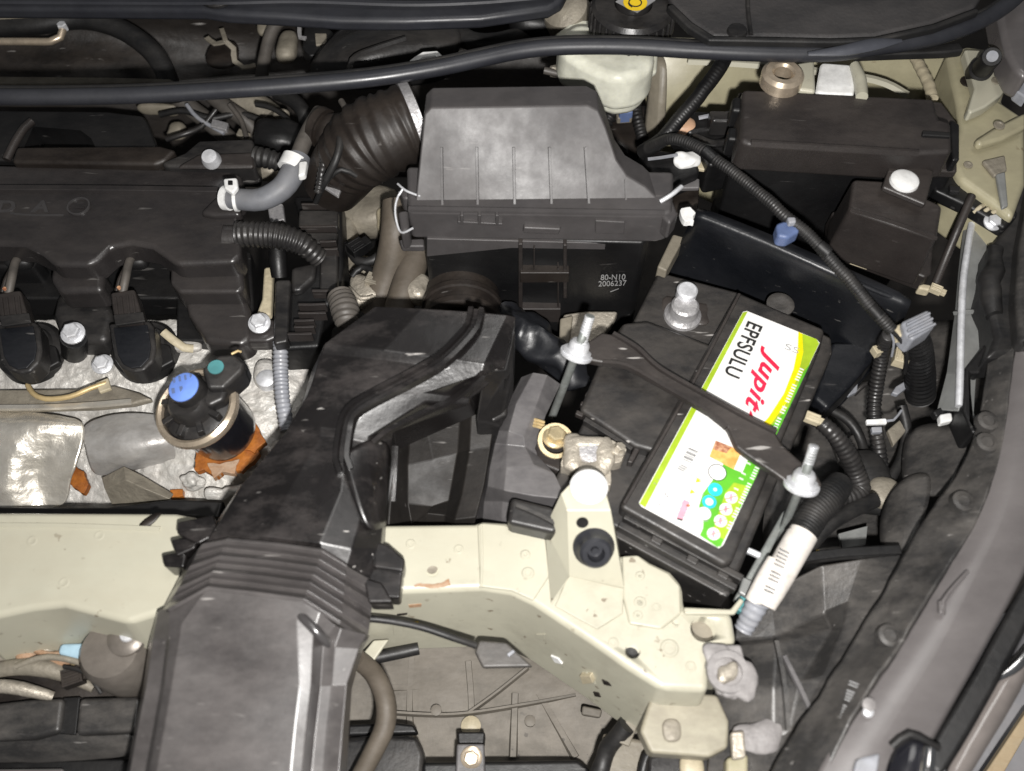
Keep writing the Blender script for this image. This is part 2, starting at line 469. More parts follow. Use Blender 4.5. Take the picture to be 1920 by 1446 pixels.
def cut(o, cutters):
    """cut holes with other meshes, keep only the result"""
    for c in cutters:
        q = o.modifiers.new('hole', 'BOOLEAN'); q.operation = 'DIFFERENCE'; q.object = c; q.solver = 'EXACT'
    bpy.context.view_layer.update()
    dg = bpy.context.evaluated_depsgraph_get()
    me = bpy.data.meshes.new_from_object(o.evaluated_get(dg))
    o.modifiers.clear()
    me.name = o.name
    o.data = me
    for c in cutters: bpy.data.objects.remove(c)
    me.shade_smooth(); me.set_sharp_from_angle(angle=R(50))
    q = o.modifiers.new('normals', 'WEIGHTED_NORMAL'); q.keep_sharp = True; q.weight = 100
    return o

def text(name, s, p0, p1, up_pt, size, m, par, ext=0.15, outline=False, bold=0.0, spacing=1.0, slant=False):
    """lettering: baseline from p0 towards p1, letters rising towards up_pt; fitted to the baseline length; size = height in mm"""
    a, b, c = W(p0), W(p1), W(up_pt)
    x = (b - a); ln = x.length; x.normalize()
    y = c - a; y0 = (y - x * y.dot(x)).normalized()
    y = y.normalized() if slant else y0
    nz = x.cross(y0)
    cu = bpy.data.curves.new(name, 'FONT')
    cu.body = s
    cu.size = 1.0
    cu.extrude = 0.0
    cu.offset = bold
    cu.space_character = spacing
    if outline: cu.fill_mode = 'NONE'; cu.bevel_depth = 0.035; cu.bevel_resolution = 0
    t = bpy.data.objects.new('lettering', cu)
    COL.objects.link(t)
    bpy.context.view_layer.update()
    me = bpy.data.meshes.new_from_object(t.evaluated_get(bpy.context.evaluated_depsgraph_get()))
    bpy.data.objects.remove(t)
    xs = [v.co.x for v in me.vertices]; ys = [v.co.y for v in me.vertices]
    x0, sx = min(xs), ln / (max(xs) - min(xs))
    sy = size / 1000 / 0.7
    V = [a + x * ((v.co.x - x0) * sx) + y * (v.co.y * sy) + nz * (v.co.z * (0.0005 if outline else 0) + ext / 1000) for v in me.vertices]
    Fc = [tuple(f.vertices) for f in me.polygons]
    n0 = nz
    o = mk(name, V, Fc, m, par, fix=False, smooth=False)
    sl = o.modifiers.new('thickness', 'SOLIDIFY'); sl.thickness = 0.0002; sl.offset = 0
    return o

def disc(name, p, r, m, par, h=0.3, axis=(0, 0, 1), n=20):
    return lathe(name, p, [(r, -0.2), (r, h), (0.001, h)], m, par, axis=axis, n=n)

def struct(o):
    o['kind'] = 'structure'
    return o

# ================================================================== SETTING
def quad_floor():
    V = [Vector((x, y, -0.42)) for x, y in ((-1.2, -0.9), (1.2, -0.9), (1.2, 1.2), (-1.2, 1.2))]
    return mk('engine_bay_floor', V, [(0, 1, 2, 3)], 'floor', fix=False)
struct(quad_floor())
fw = surf('firewall', [
    [(-60, -40, 70), (300, -40, 70), (620, -40, 60), (900, -40, 60), (1250, -40, 60)],
    [(-60, 40, 10), (300, 45, 0), (620, 45, -20), (900, 45, -40), (1250, 45, -40)],
    [(-60, 100, -10), (300, 105, -20), (620, 105, -60), (900, 105, -60), (1250, 105, -60)],
    [(-60, 172, -20), (300, 170, -30), (620, 160, -90), (900, 160, -90), (1250, 170, -90)],
    [(-60, 330, -140), (300, 330, -150), (620, 330, -200), (900, 330, -200), (1250, 330, -200)]],
    'firewall', thick=4, sub=4, rough=9, fr=22)
struct(fw)
UT = struct(surf('undertray', [
    [(600, 1120, -205), (800, 1120, -205), (1000, 1150, -200), (1260, 1200, -170)],
    [(600, 1260, -205), (800, 1250, -200), (1000, 1260, -195), (1260, 1300, -165)],
    [(600, 1360, -215), (800, 1365, -205), (1000, 1360, -195), (1260, 1380, -170)],
    [(600, 1500, -230), (800, 1500, -225), (1000, 1500, -215), (1260, 1500, -180)]],
    'tray', thick=4, sub=3, rough=5, fr=18))
for pts in ([(772, 1230, -203), (768, 1330, -205), (772, 1420, -206)], [(878, 1240, -198), (884, 1330, -200), (876, 1420, -204)], [(966, 1300, -193), (962, 1420, -198)], [(700, 1290, -205), (860, 1286, -202), (1080, 1268, -190)], [(1010, 1300, -192), (1080, 1420, -190)]):
    sweep('tray_rib', pts, [(-4, -4), (-2.5, 1.5), (2.5, 1.5), (4, -4)], 'tray', UT)
struct(surf('inner_fender', [
    [(1180, 60, 60), (1400, 80, 60), (1600, 90, 60), (1850, 90, 40)],
    [(1210, 130, 30), (1400, 130, 40), (1600, 140, 45), (1850, 150, 30)],
    [(1215, 260, -10), (1400, 260, -40), (1600, 260, -60), (1850, 260, -40)],
    [(1230, 330, -70), (1400, 420, -160), (1600, 420, -160), (1850, 420, -140)]], 'olive', thick=3, sub=3, rough=2, fr=14))
struct(surf('wheel_arch_liner', [
    [(1450, 620, -120), (1600, 600, -120), (1750, 600, -110), (1900, 600, -60)],
    [(1450, 780, -125), (1600, 760, -125), (1750, 760, -110), (1900, 760, -60)],
    [(1450, 900, -125), (1600, 880, -130), (1750, 880, -100), (1900, 900, -60)],
    [(1400, 1100, -130), (1600, 1080, -130), (1750, 1060, -90), (1900, 1060, -60)]], 'greyplastic', thick=3, sub=3, rough=10, fr=16))

# ================================================================== COWL AND HOOD SEAL (top of the picture)
t = thing('cowl_cover', 'long black plastic cowl trim strip along the top edge above the firewall', 'cowl trim', (480, 0, 130))
prism('panel', [(-60, -60), (1085, -60), (1055, 0), (1030, 14), (900, 33), (760, 38), (640, 37), (520, 29), (425, 24), (380, 17), (-60, 14)], 14, 'seal', t, 5, z=135, seg=3)
sweep('lip', [(-60, 3, 139), (380, 5, 139), (560, 2, 139), (760, 8, 139), (900, 4, 139), (1040, -8, 139)], [(-3, 0), (-2, 2), (2, 2), (3, 0)], 'seal', t)
lathe('push_clip', (408, -4, 136), [(15, 0), (15, 2), (11, 5), (6, 5), (5, 3), (0.1, 3)], 'black', t)

seal_path = [(-70, 182), (100, 182), (250, 179), (400, 171), (560, 160), (700, 147), (820, 128), (900, 111), (980, 95), (1060, 88),
             (1180, 88), (1300, 95), (1450, 101), (1560, 100), (1660, 87), (1750, 72), (1830, 44), (1890, 8), (1940, -40)]
t = thing('hood_seal', 'long black rubber hood seal bulb sweeping across the whole bay', 'rubber seal', (960, 90, 120))
tube('bulb', [(x, y, 140) for x, y in seal_path], 15.5, 'seal', t, n=16)
tube('lip', [(x, y - 15, 140) for x, y in seal_path], 8, 'rubber', t, n=8, flat=0.7)
tube('worn_patch', [(1515, 101, 149), (1580, 95, 151), (1640, 83, 151), (1690, 76, 149)], [5, 13, 15, 4], 'sealworn', t, n=12, flat=0.5)
sweep('flange', [(1600, 103, 128), (1680, 100, 128), (1770, 97, 128), (1800, 93, 128)], [(-5, -4), (-5, 4), (5, 4), (5, -4)], 'rubber', t, bev=2)

t = thing('cowl_side_panel', 'dark grey plastic cowl panel in the top right above the hood seal', 'cowl panel', (1560, 10, 150))
prism('panel', [(1235, -50), (1262, 6), (1300, 42), (1338, 66), (1400, 72), (1420, 66), (1560, 69), (1640, 66), (1750, 42), (1830, 12), (1868, -50)], 10, 'cowl', t, 4, z=150)
sweep('seam', [(1405, -50, 151), (1402, 10, 151), (1408, 66, 151)], [(-2, 0), (-1, 1.5), (1, 1.5), (2, 0)], 'black', t)
lathe('push_clip', (1382, 60, 150), [(9, 0), (8, 2.5), (4, 3)], 'black', t, n=16)
prism('rim', [(1262, 6), (1300, 42), (1338, 66), (1560, 71), (1640, 68), (1750, 44), (1830, 14), (1838, 20), (1755, 52), (1642, 76), (1560, 79), (1330, 75), (1290, 50), (1250, 10)], 8, 'rubber', t, 2, z=153)

# ================================================================== FIREWALL CLUTTER
def one(o, label, cat, group=None): return tag(o, label, cat, group)
one(tube('heater_hose', [(-60, 54, 30), (60, 47, 32), (150, 36, 32), (220, 52, 30), (280, 92, 25), (312, 140, 15), (322, 190, 0)], 19, 'rubber', n=16),
    'thick black rubber hose arching across the dark firewall at top left', 'hose')
t = thing('brake_line', 'bare bent metal pipe under the black hose at far top left', 'pipe', (50, 75, 30))
tube('pipe', [(-60, 78, 30), (40, 78, 30), (95, 78, 30), (113, 70, 32), (118, 56, 34)], 7, 'tanmetal', t, n=12)
lathe('nut', (120, 56, 32), [(5, 0), (5, 7), (4, 8)], 'steel', t, n=6)
one(prism('firewall_flange', [(-60, 143), (200, 145), (318, 148), (330, 154), (-60, 157)], 4, 'dirtymetal', bev=1, z=20), 'thin bare metal ledge just above the hood seal at left', 'ledge')
one(prism('cowl_gap_edge', [(-60, 20), (60, 17), (90, 20), (60, 30), (-60, 36)], 3, 'olivegrey', bev=1, z=60), 'pale painted sliver of body edge at the far top left corner', 'body edge')
t = thing('pipe_bracket', 'small rusty bent metal bracket standing on the firewall beside the grey cable', 'bracket', (432, 100, 0))
sweep('strap', [(388, 72, 14), (404, 84, 16), (424, 80, 20), (438, 92, 16), (440, 116, 10), (456, 128, 6), (480, 124, 6)], [(-3, 0), (-3, 2), (3, 2), (3, 0)], 'dirtymetal', t, bev=.5)
sweep('tab', [(416, 56, 18), (421, 70, 20), (424, 80, 20)], [(-2.5, 0), (-2.5, 2), (2.5, 2), (2.5, 0)], 'dirtymetal', t, bev=.5)
blob('plate', (420, 102, 0), (18, 20, 4), 'brown', t, 0.2)
one(tube('cable', [(490, 150, 20), (498, 100, 30), (512, 55, 40), (535, 32, 45), (570, 26, 45)], 12, 'hose_old', n=12), 'grey brown cable dropping from the cowl beside the square black connector', 'cable')
t = thing('firewall_connector', 'square black connector block with open centre under the cowl strip', 'connector', (585, 70, 20))
o = prism('frame', [(570, 48), (605, 45), (626, 60), (622, 100), (580, 104), (566, 90)], 16, 'deep', t, 2, z=35)
prism('insert', [(590, 62), (612, 62), (612, 82), (592, 84)], 3, 'dirtymetal', t, 1, z=37)
sweep('clip', [(562, 36, 38), (563, 72, 38), (574, 74, 38)], [(-2, 0), (-2, 2), (2, 2), (2, 0)], 'lead', t)
one(blob('sealant_lump', (540, 88, 5), (11, 20, 9), 'dirtymetal', None, 0.4), 'lump of pale dried sealant beside the square black connector', 'sealant')
one(blob('body_plug', (497, 48, 25), (9, 16, 6), 'olivegrey', None, 0.2), 'pale plug under the cowl strip left of the grey brown cable', 'plug')
t = thing('cowl_duct', 'smooth rounded black plastic duct rising behind the hood seal at centre', 'air duct', (720, 90, 0))
surf('body', [
    [(640, 44, 60), (720, 36, 66), (790, 34, 66), (862, 38, 62)],
    [(610, 80, 62), (660, 58, 82), (760, 52, 82), (866, 56, 72)],
    [(585, 110, 58), (648, 92, 86), (760, 78, 82), (862, 90, 66)],
    [(576, 140, 40), (650, 135, 78), (760, 125, 62), (856, 115, 48)],
    [(574, 170, 10), (650, 170, 40), (760, 165, 30), (850, 150, 15)]], 'black', t, 4, 3)
sweep('rib', [(655, 138, 80), (660, 112, 88), (690, 95, 87), (760, 72, 85)], [(-3, 0), (-1, 2.5), (1, 2.5), (3, 0)], 'black', t)
one(tube('vacuum_hose', [(850, 55, 60), (885, 78, 62), (930, 80, 60), (985, 66, 55)], 18, 'rubber', n=14), 'short black hose between the rounded duct and the fluid reservoir', 'hose')
one(sweep('wire_clip', [(772, 122, 100), (795, 106, 106), (818, 104, 108), (828, 116, 104)], [(-4, 0), (-3, 3), (3, 3), (4, 0)], 'white', bev=1), 'small white arched clip just above the hood seal at centre', 'clip')
one(blob('grommet', (1005, 42, 60), (26, 20, 18), 'deep', None, 0.15), 'dark rounded rubber boot left of the brake fluid reservoir', 'rubber boot')

# ================================================================== BRAKE FLUID RESERVOIR
t = thing('brake_fluid_reservoir', 'milky white brake fluid reservoir with ribbed black cap crossed by the hood seal', 'fluid reservoir', (1140, 120, 40))
prism('tank', [(1045, 62), (1080, 40), (1225, 48), (1229, 100), (1226, 122), (1200, 140), (1160, 147), (1125, 136), (1090, 120), (1050, 95)], 42, 'reservoir', t, 9, z=108, seg=4, taper=0.02)
prism('flange', [(1040, 64), (1078, 36), (1225, 44), (1234, 100), (1232, 132), (1205, 153), (1160, 162), (1120, 150), (1080, 130), (1044, 98)], 6, 'reservoir', t, 2.5, z=86, seg=3)
prism('lower_tank', [(1048, 64), (1082, 44), (1215, 50), (1226, 118), (1222, 140), (1200, 160), (1160, 166), (1128, 156), (1090, 134), (1050, 98)], 40, 'reservoir', t, 8, z=79, taper=-0.08)
cp = lathe('cap', (1185, 28, 128), [(37, -14), (37, 8), (34, 12), (17, 12), (16, 10), (16, 18), (14, 20), (0.1, 20)], 'black', t, n=60)
for k in range(30):
    a = 2 * math.pi * k / 30
    c = P(1185, 28, 128) + Vector((0.0375 * math.cos(a), 0.0375 * math.sin(a), 0))
    lathe('grip', c + Vector((0, 0, -0.013)), [(1.6, 0), (1.6, 19), (0.6, 21)], 'black', cp, n=6)
sq = [P(1191, 4, 150) + Vector((dx, dy, 0)) for dx, dy in ((-.017, .001), (.001, .015), (.018, .003), (.001, -.0135))]
prism('symbol_plate', sq, 0.8, 'lgrey', cp, 0)
disc('symbol_disc', P(1191, 5, 151), 10.5, 'yellow', cp, 0.4)
def ring(name, p, r, wd, m, par, h=0.3, axis=(0, 0, 1), n=32):
    return lathe(name, p, [(r - wd, 0), (r - wd, h), (r, h), (r, 0), (r - wd, 0)], m, par, axis=axis, n=n)
ring('symbol_ring', P(1191, 5, 151.5), 6, 1.1, 'lblack', cp, 0.4)
sweep('symbol_arc', [P(1178, 6, 151.6), P(1180, 10, 151.6), P(1185, 14, 151.6)], [(-.5, 0), (-.5, .4), (.5, .4), (.5, 0)], 'lblack', cp, step=2)
disc('level_mark', P(1200, 148, 92), 3, 'yellow', t, 0.6, n=6)
t = thing('master_cylinder', 'dull grey metal master cylinder end left of the white reservoir', 'cylinder', (1055, 60, 40))
lathe('body', (1068, 38, 70), [(22, -40), (24, 10), (22, 22), (12, 28), (.1, 29)], 'dirtymetal', t, axis=(-.3, -.3, 1))
tube('banjo_pipe', [(1020, 132, 70), (1045, 138, 68), (1075, 146, 64), (1110, 152, 58)], 7, 'hose_old', t)
lathe('fitting', (1032, 134, 66), [(5, 0), (6, 5), (6, 12), (4, 16)], 'clampmetal', t, axis=(.8, -.2, .2), n=6)
t = thing('level_sensor', 'small blue and yellow sensor plug hanging under the white reservoir', 'sensor', (1172, 205, 20))
prism('plug', [(1158, 188), (1184, 188), (1188, 210), (1162, 212)], 15, 'bluegrey', t, 2, z=25)
prism('lock', [(1166, 192), (1178, 192), (1178, 200), (1167, 201)], 3, 'yellow', t, 1, z=29)
prism('foot', [(1155, 213), (1186, 212), (1186, 220), (1158, 222)], 8, 'dirtymetal', t, 1.5, z=18)
one(tube('sensor_cable', [(1188, 175, 10), (1195, 215, 8), (1208, 260, 0)], 10, 'rubber', rib=3.5), 'thin ribbed black cable running down behind the air box corner', 'cable')
one(tube('sensor_lead', [(1170, 180, 15), (1152, 205, 10), (1132, 235, 0)], 12, 'rubber', rib=5, amp=.2), 'short twisted black lead just right of the air box top corner', 'cable')
one(surf('strut_rail', [[(1218, 105, 62), (1238, 108, 66), (1252, 108, 66)], [(1215, 180, 32), (1238, 190, 40), (1250, 190, 38)], [(1200, 290, -30), (1228, 300, -24), (1245, 290, -28)]], 'olivegrey', None, 3, 2), 'dirty painted body rail beside the white fluid reservoir', 'body rail')
one(blob('mount_casting', (1180, 262, -40), (30, 40, 22), 'brown', None, 0.45, 40), 'dirty brown casting in the gap right of the air box', 'casting')

# ================================================================== STRUT TOWER, FENDER RAIL
t = thing('strut_tower_bracket', 'pale metal bracket with a round tan eyelet behind the fuse box', 'bracket', (1530, 150, 80))
lathe('eyelet', (1466, 146, 128), [(8, -6), (8, 5), (10, 7), (15, 7), (18, 4), (18, -6), (8, -6)], 'tanmetal', t, n=36)
prism('arm', [(1492, 118), (1528, 112), (1530, 172), (1500, 168), (1486, 160)], 8, 'cream', t, 3, z=122, seg=3)
prism('plate', [(1540, 116), (1596, 120), (1606, 160), (1602, 178), (1545, 176), (1530, 172)], 6, 'white', t, 3, z=120, seg=3)
tube('rolled_edge', [(1602, 122, 122), (1612, 150, 122), (1616, 182, 124)], [9, 12, 11], 'cream', t)
one(tube('tan_hose', [(1716, 108, 70), (1730, 135, 72), (1742, 160, 74), (1748, 186, 74)], 10, 'tan', rib=9, amp=.06), 'short tan ribbed hose above the right end of the fuse box', 'hose')
one(sweep('fender_seam', [(1290, 116, 62), (1400, 122, 66), (1500, 132, 68), (1640, 152, 66), (1700, 180, 60)], [(-4, 0), (-2, 4), (2, 4), (4, 0)], 'cream'), 'raised cream seam on the painted wall behind the fuse box', 'body seam')
t = thing('fender_rail', 'olive cream painted fender rail along the right side of the bay', 'body rail', (1840, 250, 20))
prism('rail', [(1775, 98), (1812, 84), (1872, 92), (1892, 150), (1880, 190), (1925, 220), (1925, 345), (1912, 380), (1902, 410), (1860, 378), (1800, 335), (1784, 300), (1800, 240), (1795, 190)], 70, 'olive', t, 6, z=70, seg=3)
prism('upper_plate', [(1808, 92), (1868, 94), (1890, 160), (1878, 178), (1848, 200), (1820, 212), (1815, 205), (1828, 165)], 12, 'cream', t, 5, z=84, seg=3)
prism('strap', [(1925, 208), (1925, 238), (1880, 260), (1838, 272), (1828, 262), (1866, 238)], 9, 'olive', t, 4, z=82, seg=3)
prism('step', [(1842, 300), (1885, 290), (1890, 318), (1866, 330)], 5, 'dirtymetal', t, 2, z=75)
prism('lower_plate', [(1868, 325), (1886, 320), (1892, 385), (1880, 390)], 5, 'greybracket', t, 2, z=76)
for x, y, z, r in ((1814, 154, 71, 7), (1868, 152, 85, 4.5), (1873, 236, 83, 5), (1815, 310, 71, 4)):
    lathe('shade_disc', (x, y, z), [(r, 0), (r, 1), (r - 1.5, 1.2), (r - 2, 0.4), (.1, 0.2)], 'olivegrey' if r < 7 else 'brown', t, n=16)  # dark disc standing for the shade inside an open hole
b0, b1 = P(1836, 134, 84), P(1862, 104, 122)
t = thing('bump_stop', 'black rubber bump stop with a pale tip on the right fender rail', 'bump stop', (1836, 134, 84))
lathe('body', b0, [(11, -6), (11, 8), (9, 10), (9, 40), (8, 42), (.1, 42)], 'rubber', t, axis=b1 - b0, n=20)
disc('tip', b0 + (b1 - b0).normalized() * 0.0422, 5, 'connector', t, 1, axis=b1 - b0)
one(prism('fender_edge', [(1868, 4), (1930, -30), (1930, 145), (1905, 130), (1888, 98)], 30, 'fender', bev=6, z=118, seg=3), 'dark grey fender edge in the far top right corner', 'fender')
one(prism('fender_clip', [(1900, 140), (1926, 132), (1926, 185), (1906, 170)], 12, 'connector', bev=2, z=100), 'small grey clip under the dark fender edge at far right', 'clip')

# ================================================================== FUSE BOX
t = thing('fuse_box', 'large rectangular dark brown black fuse box with stepped lid', 'fuse box', (1580, 250, 0))
prism('body', [(1380, 240), (1388, 190), (1762, 200), (1792, 240), (1792, 320), (1405, 308), (1375, 300)], 170, 'deep', t, 3, z=84)
prism('lid', [(1393, 166), (1752, 184), (1762, 222), (1784, 228), (1786, 285), (1700, 288), (1404, 270), (1388, 262)], 32, 'fuse', t, 4, z=122, taper=0.02, seg=3)
prism('lid_flange', [(1384, 172), (1766, 190), (1796, 230), (1796, 322), (1404, 305), (1376, 296)], 9, 'fuse', t, 2.5, z=91)
sweep('ridge', [(1408, 268, 123), (1560, 277, 123), (1722, 287, 123)], [(-2.5, -1), (-1.2, 2.6), (1.2, 2.6), (2.5, -1)], 'fuse', t)
sweep('ridge', [(1398, 303, 92), (1560, 309, 92), (1700, 316, 92)], [(-2, -1), (-1, 1.8), (1, 1.8), (2, -1)], 'fuse', t)
prism('latch_bar', [(1730, 244), (1783, 248), (1783, 256), (1730, 253)], 4, 'deep', t, 1, z=125)
prism('latch', [(1782, 225), (1800, 232), (1800, 300), (1786, 300)], 20, 'deep', t, 2, z=104)
prism('hinge', [(1374, 180), (1394, 182), (1394, 208), (1372, 206)], 22, 'deep', t, 3, z=114)
prism('hinge', [(1366, 236), (1390, 238), (1390, 262), (1364, 260)], 22, 'deep', t, 3, z=104)
t = thing('fuse_box_plugs', 'cluster of shiny black wiring plugs at the left end of the fuse box', 'wiring plug', (1330, 260, 0))
prism('plug', [(1262, 212), (1310, 205), (1375, 212), (1372, 236), (1290, 250)], 40, 'deep', t, 5, z=66, seg=3)
prism('plug', [(1300, 245), (1370, 240), (1376, 300), (1330, 310)], 40, 'deep', t, 4, z=62, seg=3)
prism('plug', [(1330, 205), (1385, 208), (1383, 228), (1335, 226)], 20, 'black', t, 3, z=82)
sweep('wire_ridge', [(1310, 222, 67), (1340, 216, 70), (1376, 212, 74)], [(-2, 0), (-1, 2), (1, 2), (2, 0)], 'connector', t)
tube('lead', [(1300, 255, 60), (1340, 270, 70), (1380, 262, 85)], 7, 'black', t)
one(blob('sealant_dab', (1282, 238, 62), (11, 9, 7), 'peach', None, 0.1), 'round peach coloured sealant dab beside the black wiring plugs', 'sealant')

# ================================================================== RELAY BOX
t = thing('relay_box', 'square dark relay box with a mounting tab and round white clip', 'relay box', (1660, 420, 0))
prism('body', [(1600, 334), (1668, 338), (1768, 384), (1758, 448), (1592, 392)], 62, 'fuse', t, 4, z=92, taper=0.10, seg=3)
prism('base_flange', [(1560, 396), (1600, 385), (1752, 440), (1748, 512), (1736, 520), (1556, 454)], 20, 'fuse', t, 2.5, z=36, taper=.02)
sweep('edge_ridge', [(1594, 393, 93), (1676, 418, 93), (1757, 448, 93)], [(-1.5, -.5), (-1, 1.5), (1, 1.5), (1.5, -.5)], 'fuse', t)
prism('mounting_tab', [(1672, 300), (1688, 292), (1752, 320), (1746, 345), (1736, 384), (1654, 350)], 6, 'fuse', t, 2, z=104)
lathe('white_clip', (1695, 341, 104), [(12, 0), (11.5, 2.5), (9, 4), (.1, 4.5)], 'white', t, n=28)
prism('slot', [(1596, 486), (1628, 497), (1626, 504), (1594, 493)], 2, 'tan', t, .5, z=22)
t = thing('relay_bracket', 'black angled bracket running from the fuse box corner to the fender rail', 'bracket', (1820, 360, 40))
prism('arm', [(1745, 322), (1800, 312), (1850, 350), (1912, 400), (1885, 428), (1820, 388), (1752, 356)], 14, 'deep', t, 3, z=62)
tube('strut', [(1822, 368, 70), (1800, 420, 60), (1775, 480, 40), (1755, 530, 20)], 8, 'fuse', t)
bolt((1860, 418, 58), 8, t, 'steel', axis=(.1, -.2, 1))
for k in range(4):
    tube('wire', [(1826 + 14 * k, 398 + k * 3, 58), (1838 + 14 * k, 388 + k * 4, 64), (1848 + 14 * k, 384 + 5 * k, 60)], 4, 'tan', t, n=8)
prism('corner_clip', [(1780, 346), (1802, 350), (1800, 360), (1782, 358)], 5, 'black', t, 1, z=70)

# ================================================================== BATTERY SHIELD, HARNESS ACROSS IT
t = thing('battery_shield', 'tall blue black plastic battery shield between battery and relay box', 'battery shield', (1480, 520, 0))
surf('panel', [
    [(1312, 386, 66), (1450, 440, 66), (1580, 500, 66), (1712, 556, 62)],
    [(1304, 394, 72), (1444, 449, 72), (1572, 508, 72), (1708, 568, 66)],
    [(1294, 412, 66), (1436, 468, 66), (1562, 528, 66), (1700, 590, 56)],
    [(1270, 470, 10), (1420, 540, 0), (1555, 600, 0), (1668, 650, -10)],
    [(1235, 560, -60), (1420, 640, -70), (1535, 690, -80), (1590, 750, -90)],
    [(1230, 600, -90), (1400, 700, -110), (1500, 740, -120), (1535, 800, -120)]], 'panel', t, 4, 3)
prism('side_flap', [(1560, 640), (1668, 640), (1600, 720), (1552, 768), (1525, 745)], 40, 'panel', t, 4, z=-20)
tube('harness_sleeve', [(1705, 570, 60), (1640, 545, 66), (1580, 518, 72)], 5, 'panel', t)
one(prism('shield_prop', [(1262, 438), (1284, 444), (1250, 508), (1232, 500)], 20, 'olivegrey', bev=2, z=25), 'grey painted upright strip between air box and battery shield', 'bracket')
t = thing('engine_harness', 'corrugated black wiring conduit draped diagonally across the battery shield', 'wiring harness', (1450, 380, 60))
tube('conduit', [(1215, 278, 60), (1250, 264, 84), (1295, 268, 96), (1350, 305, 102), (1410, 352, 104), (1460, 398, 104), (1515, 440, 100), (1570, 498, 92), (1620, 560, 84), (1672, 622, 70)], 10, 'rubber', t, n=14, rib=2.6, amp=.07)
prism('blue_clip', [(1455, 418), (1486, 408), (1502, 432), (1478, 446), (1458, 442)], 14, 'bluegrey', t, 3, z=104)
prism('clip_latch', [(1476, 406), (1492, 406), (1494, 416), (1480, 418)], 6, 'connector', t, 1.5, z=112)
prism('connector', [(1690, 602), (1742, 578), (1756, 610), (1712, 638), (1696, 622)], 22, 'connector', t, 3, z=72)
for k in range(3):
    prism('connector_rib', [(1700 + 2 * k, 606 + 11 * k), (1744 + 5 * k, 584 + 10 * k), (1746 + 5 * k, 588 + 10 * k), (1702 + 2 * k, 610 + 11 * k)], 3, 'connector', t, .6, z=75)
prism('plug_nose', [(1676, 612), (1692, 604), (1702, 622), (1688, 632)], 12, 'tan', t, 2, z=66)
for pts, mm, r in (([(1672, 622, 70), (1690, 640, 60), (1700, 668, 40), (1696, 700, 10)], 'rubber', 4), ([(1664, 612, 72), (1682, 630, 66), (1690, 655, 44)], 'tan', 2.5), ([(1668, 618, 72), (1676, 640, 60), (1672, 668, 40)], 'connector', 2.5),
                   ([(1215, 278, 60), (1206, 292, 50), (1212, 312, 40), (1204, 330, 20)], 'rubber', 4)):
    tube('wire', pts, r, mm, t, n=8)
for k in ((1330, 290), (1545, 468), (1640, 584)):
    tube('tape_band', [(k[0] - 9, k[1] - 8, 103), (k[0] + 9, k[1] + 8, 101)] if k[0] < 1600 else [(k[0] - 8, k[1] - 9, 83), (k[0] + 8, k[1] + 9, 79)], 11.5, 'deep', t, n=14)
t = thing('branch_harness', 'black ribbed hose leaving the hood seal towards the wiring plugs', 'wiring harness', (1300, 180, 60))
tube('sleeve', [(1362, 100, 112), (1345, 130, 108), (1310, 180, 96), (1270, 222, 84), (1238, 262, 70), (1205, 285, 50)], 14.5, 'deep', t, rib=3, amp=.015)
t = thing('ground_plug', 'shiny black plug tied with a wrinkled white clip beside the air box', 'wiring plug', (1270, 300, 30))
prism('plug', [(1198, 272), (1250, 280), (1300, 290), (1316, 318), (1262, 342), (1222, 330)], 26, 'deep', t, 5, z=52, seg=3)
blob('white_clip', (1287, 300, 54), (12, 9, 5), 'white', t, 0.35, 110, 4)
prism('tab', [(1300, 288), (1322, 294), (1330, 304), (1322, 318), (1308, 316)], 4, 'tan', t, 1, z=50)
sweep('wire', [(1215, 300, 56), (1240, 297, 58), (1270, 292, 58)], [(-1, 0), (-1, 2), (1, 2), (1, 0)], 'connector', t)
disc('red_dot', (1231, 279, 54), 3, 'lred', t, 2)

# ================================================================== AIR FILTER BOX
t = thing('air_filter_box', 'big dark grey air filter box with ribbed sloping lid', 'air filter box', (1000, 400, -60))
a0 = P(795, 200, 150); a1 = P(1118, 197, 150); a2 = P(780, 388, 92); a3 = P(1236, 392, 92)
nfr = (a1 - a0).cross(a2 - a0).normalized()
front = [(796, 214), (808, 202), (1102, 198), (1122, 208), (1136, 240), (1156, 300), (1176, 330), (1210, 350), (1238, 378), (1238, 392), (778, 388)]
fv = [PN(x, y, a0, nfr) for x, y in front]
bv = [v + Vector((0.0, 0.026, -0.003)) for v in fv]
drop = (.10, .10, .10, .10, .10, .095, .085, .075, .06, .05, .10)
dv = [v + Vector((0.0, 0.05 + drop[i] * .4, -drop[i])) for i, v in enumerate(fv)]
n = len(fv)
def band(a, b): return [(a + i, b + i, b + (i + 1) % n, a + (i + 1) % n) for i in range(n)]
mk('lid', fv + bv + dv, [tuple(range(n)), tuple(range(3 * n - 1, 2 * n - 1, -1))] + band(0, n) + band(n, 2 * n), 'airbox', t, 6, 4)
for xt, xb in ((828, 830), (894, 896), (963, 965), (1030, 1034), (1097, 1104)):
    p, q = PN(xt, 276, a0, nfr), PN(xb, 386, a0, nfr)
    sweep('rib', [p, (p + q) / 2, q], [(-1.3, -1), (-.9, 4), (.9, 4), (1.3, -1)], 'airbox', t, nrm=nfr if nfr.z > 0 else -nfr)
p, q = PN(1172, 336, a0, nfr), PN(1174, 388, a0, nfr)
sweep('rib', [p, (p + q) / 2, q], [(-.8, -1), (-.6, 1.5), (.6, 1.5), (.8, -1)], 'airbox', t, nrm=nfr if nfr.z > 0 else -nfr)
fl = prism('flange', [(764, 396), (1000, 400), (1240, 404), (1262, 398), (1264, 320), (762, 310)], 36, 'airbox', t, 4, z=96, seg=3)
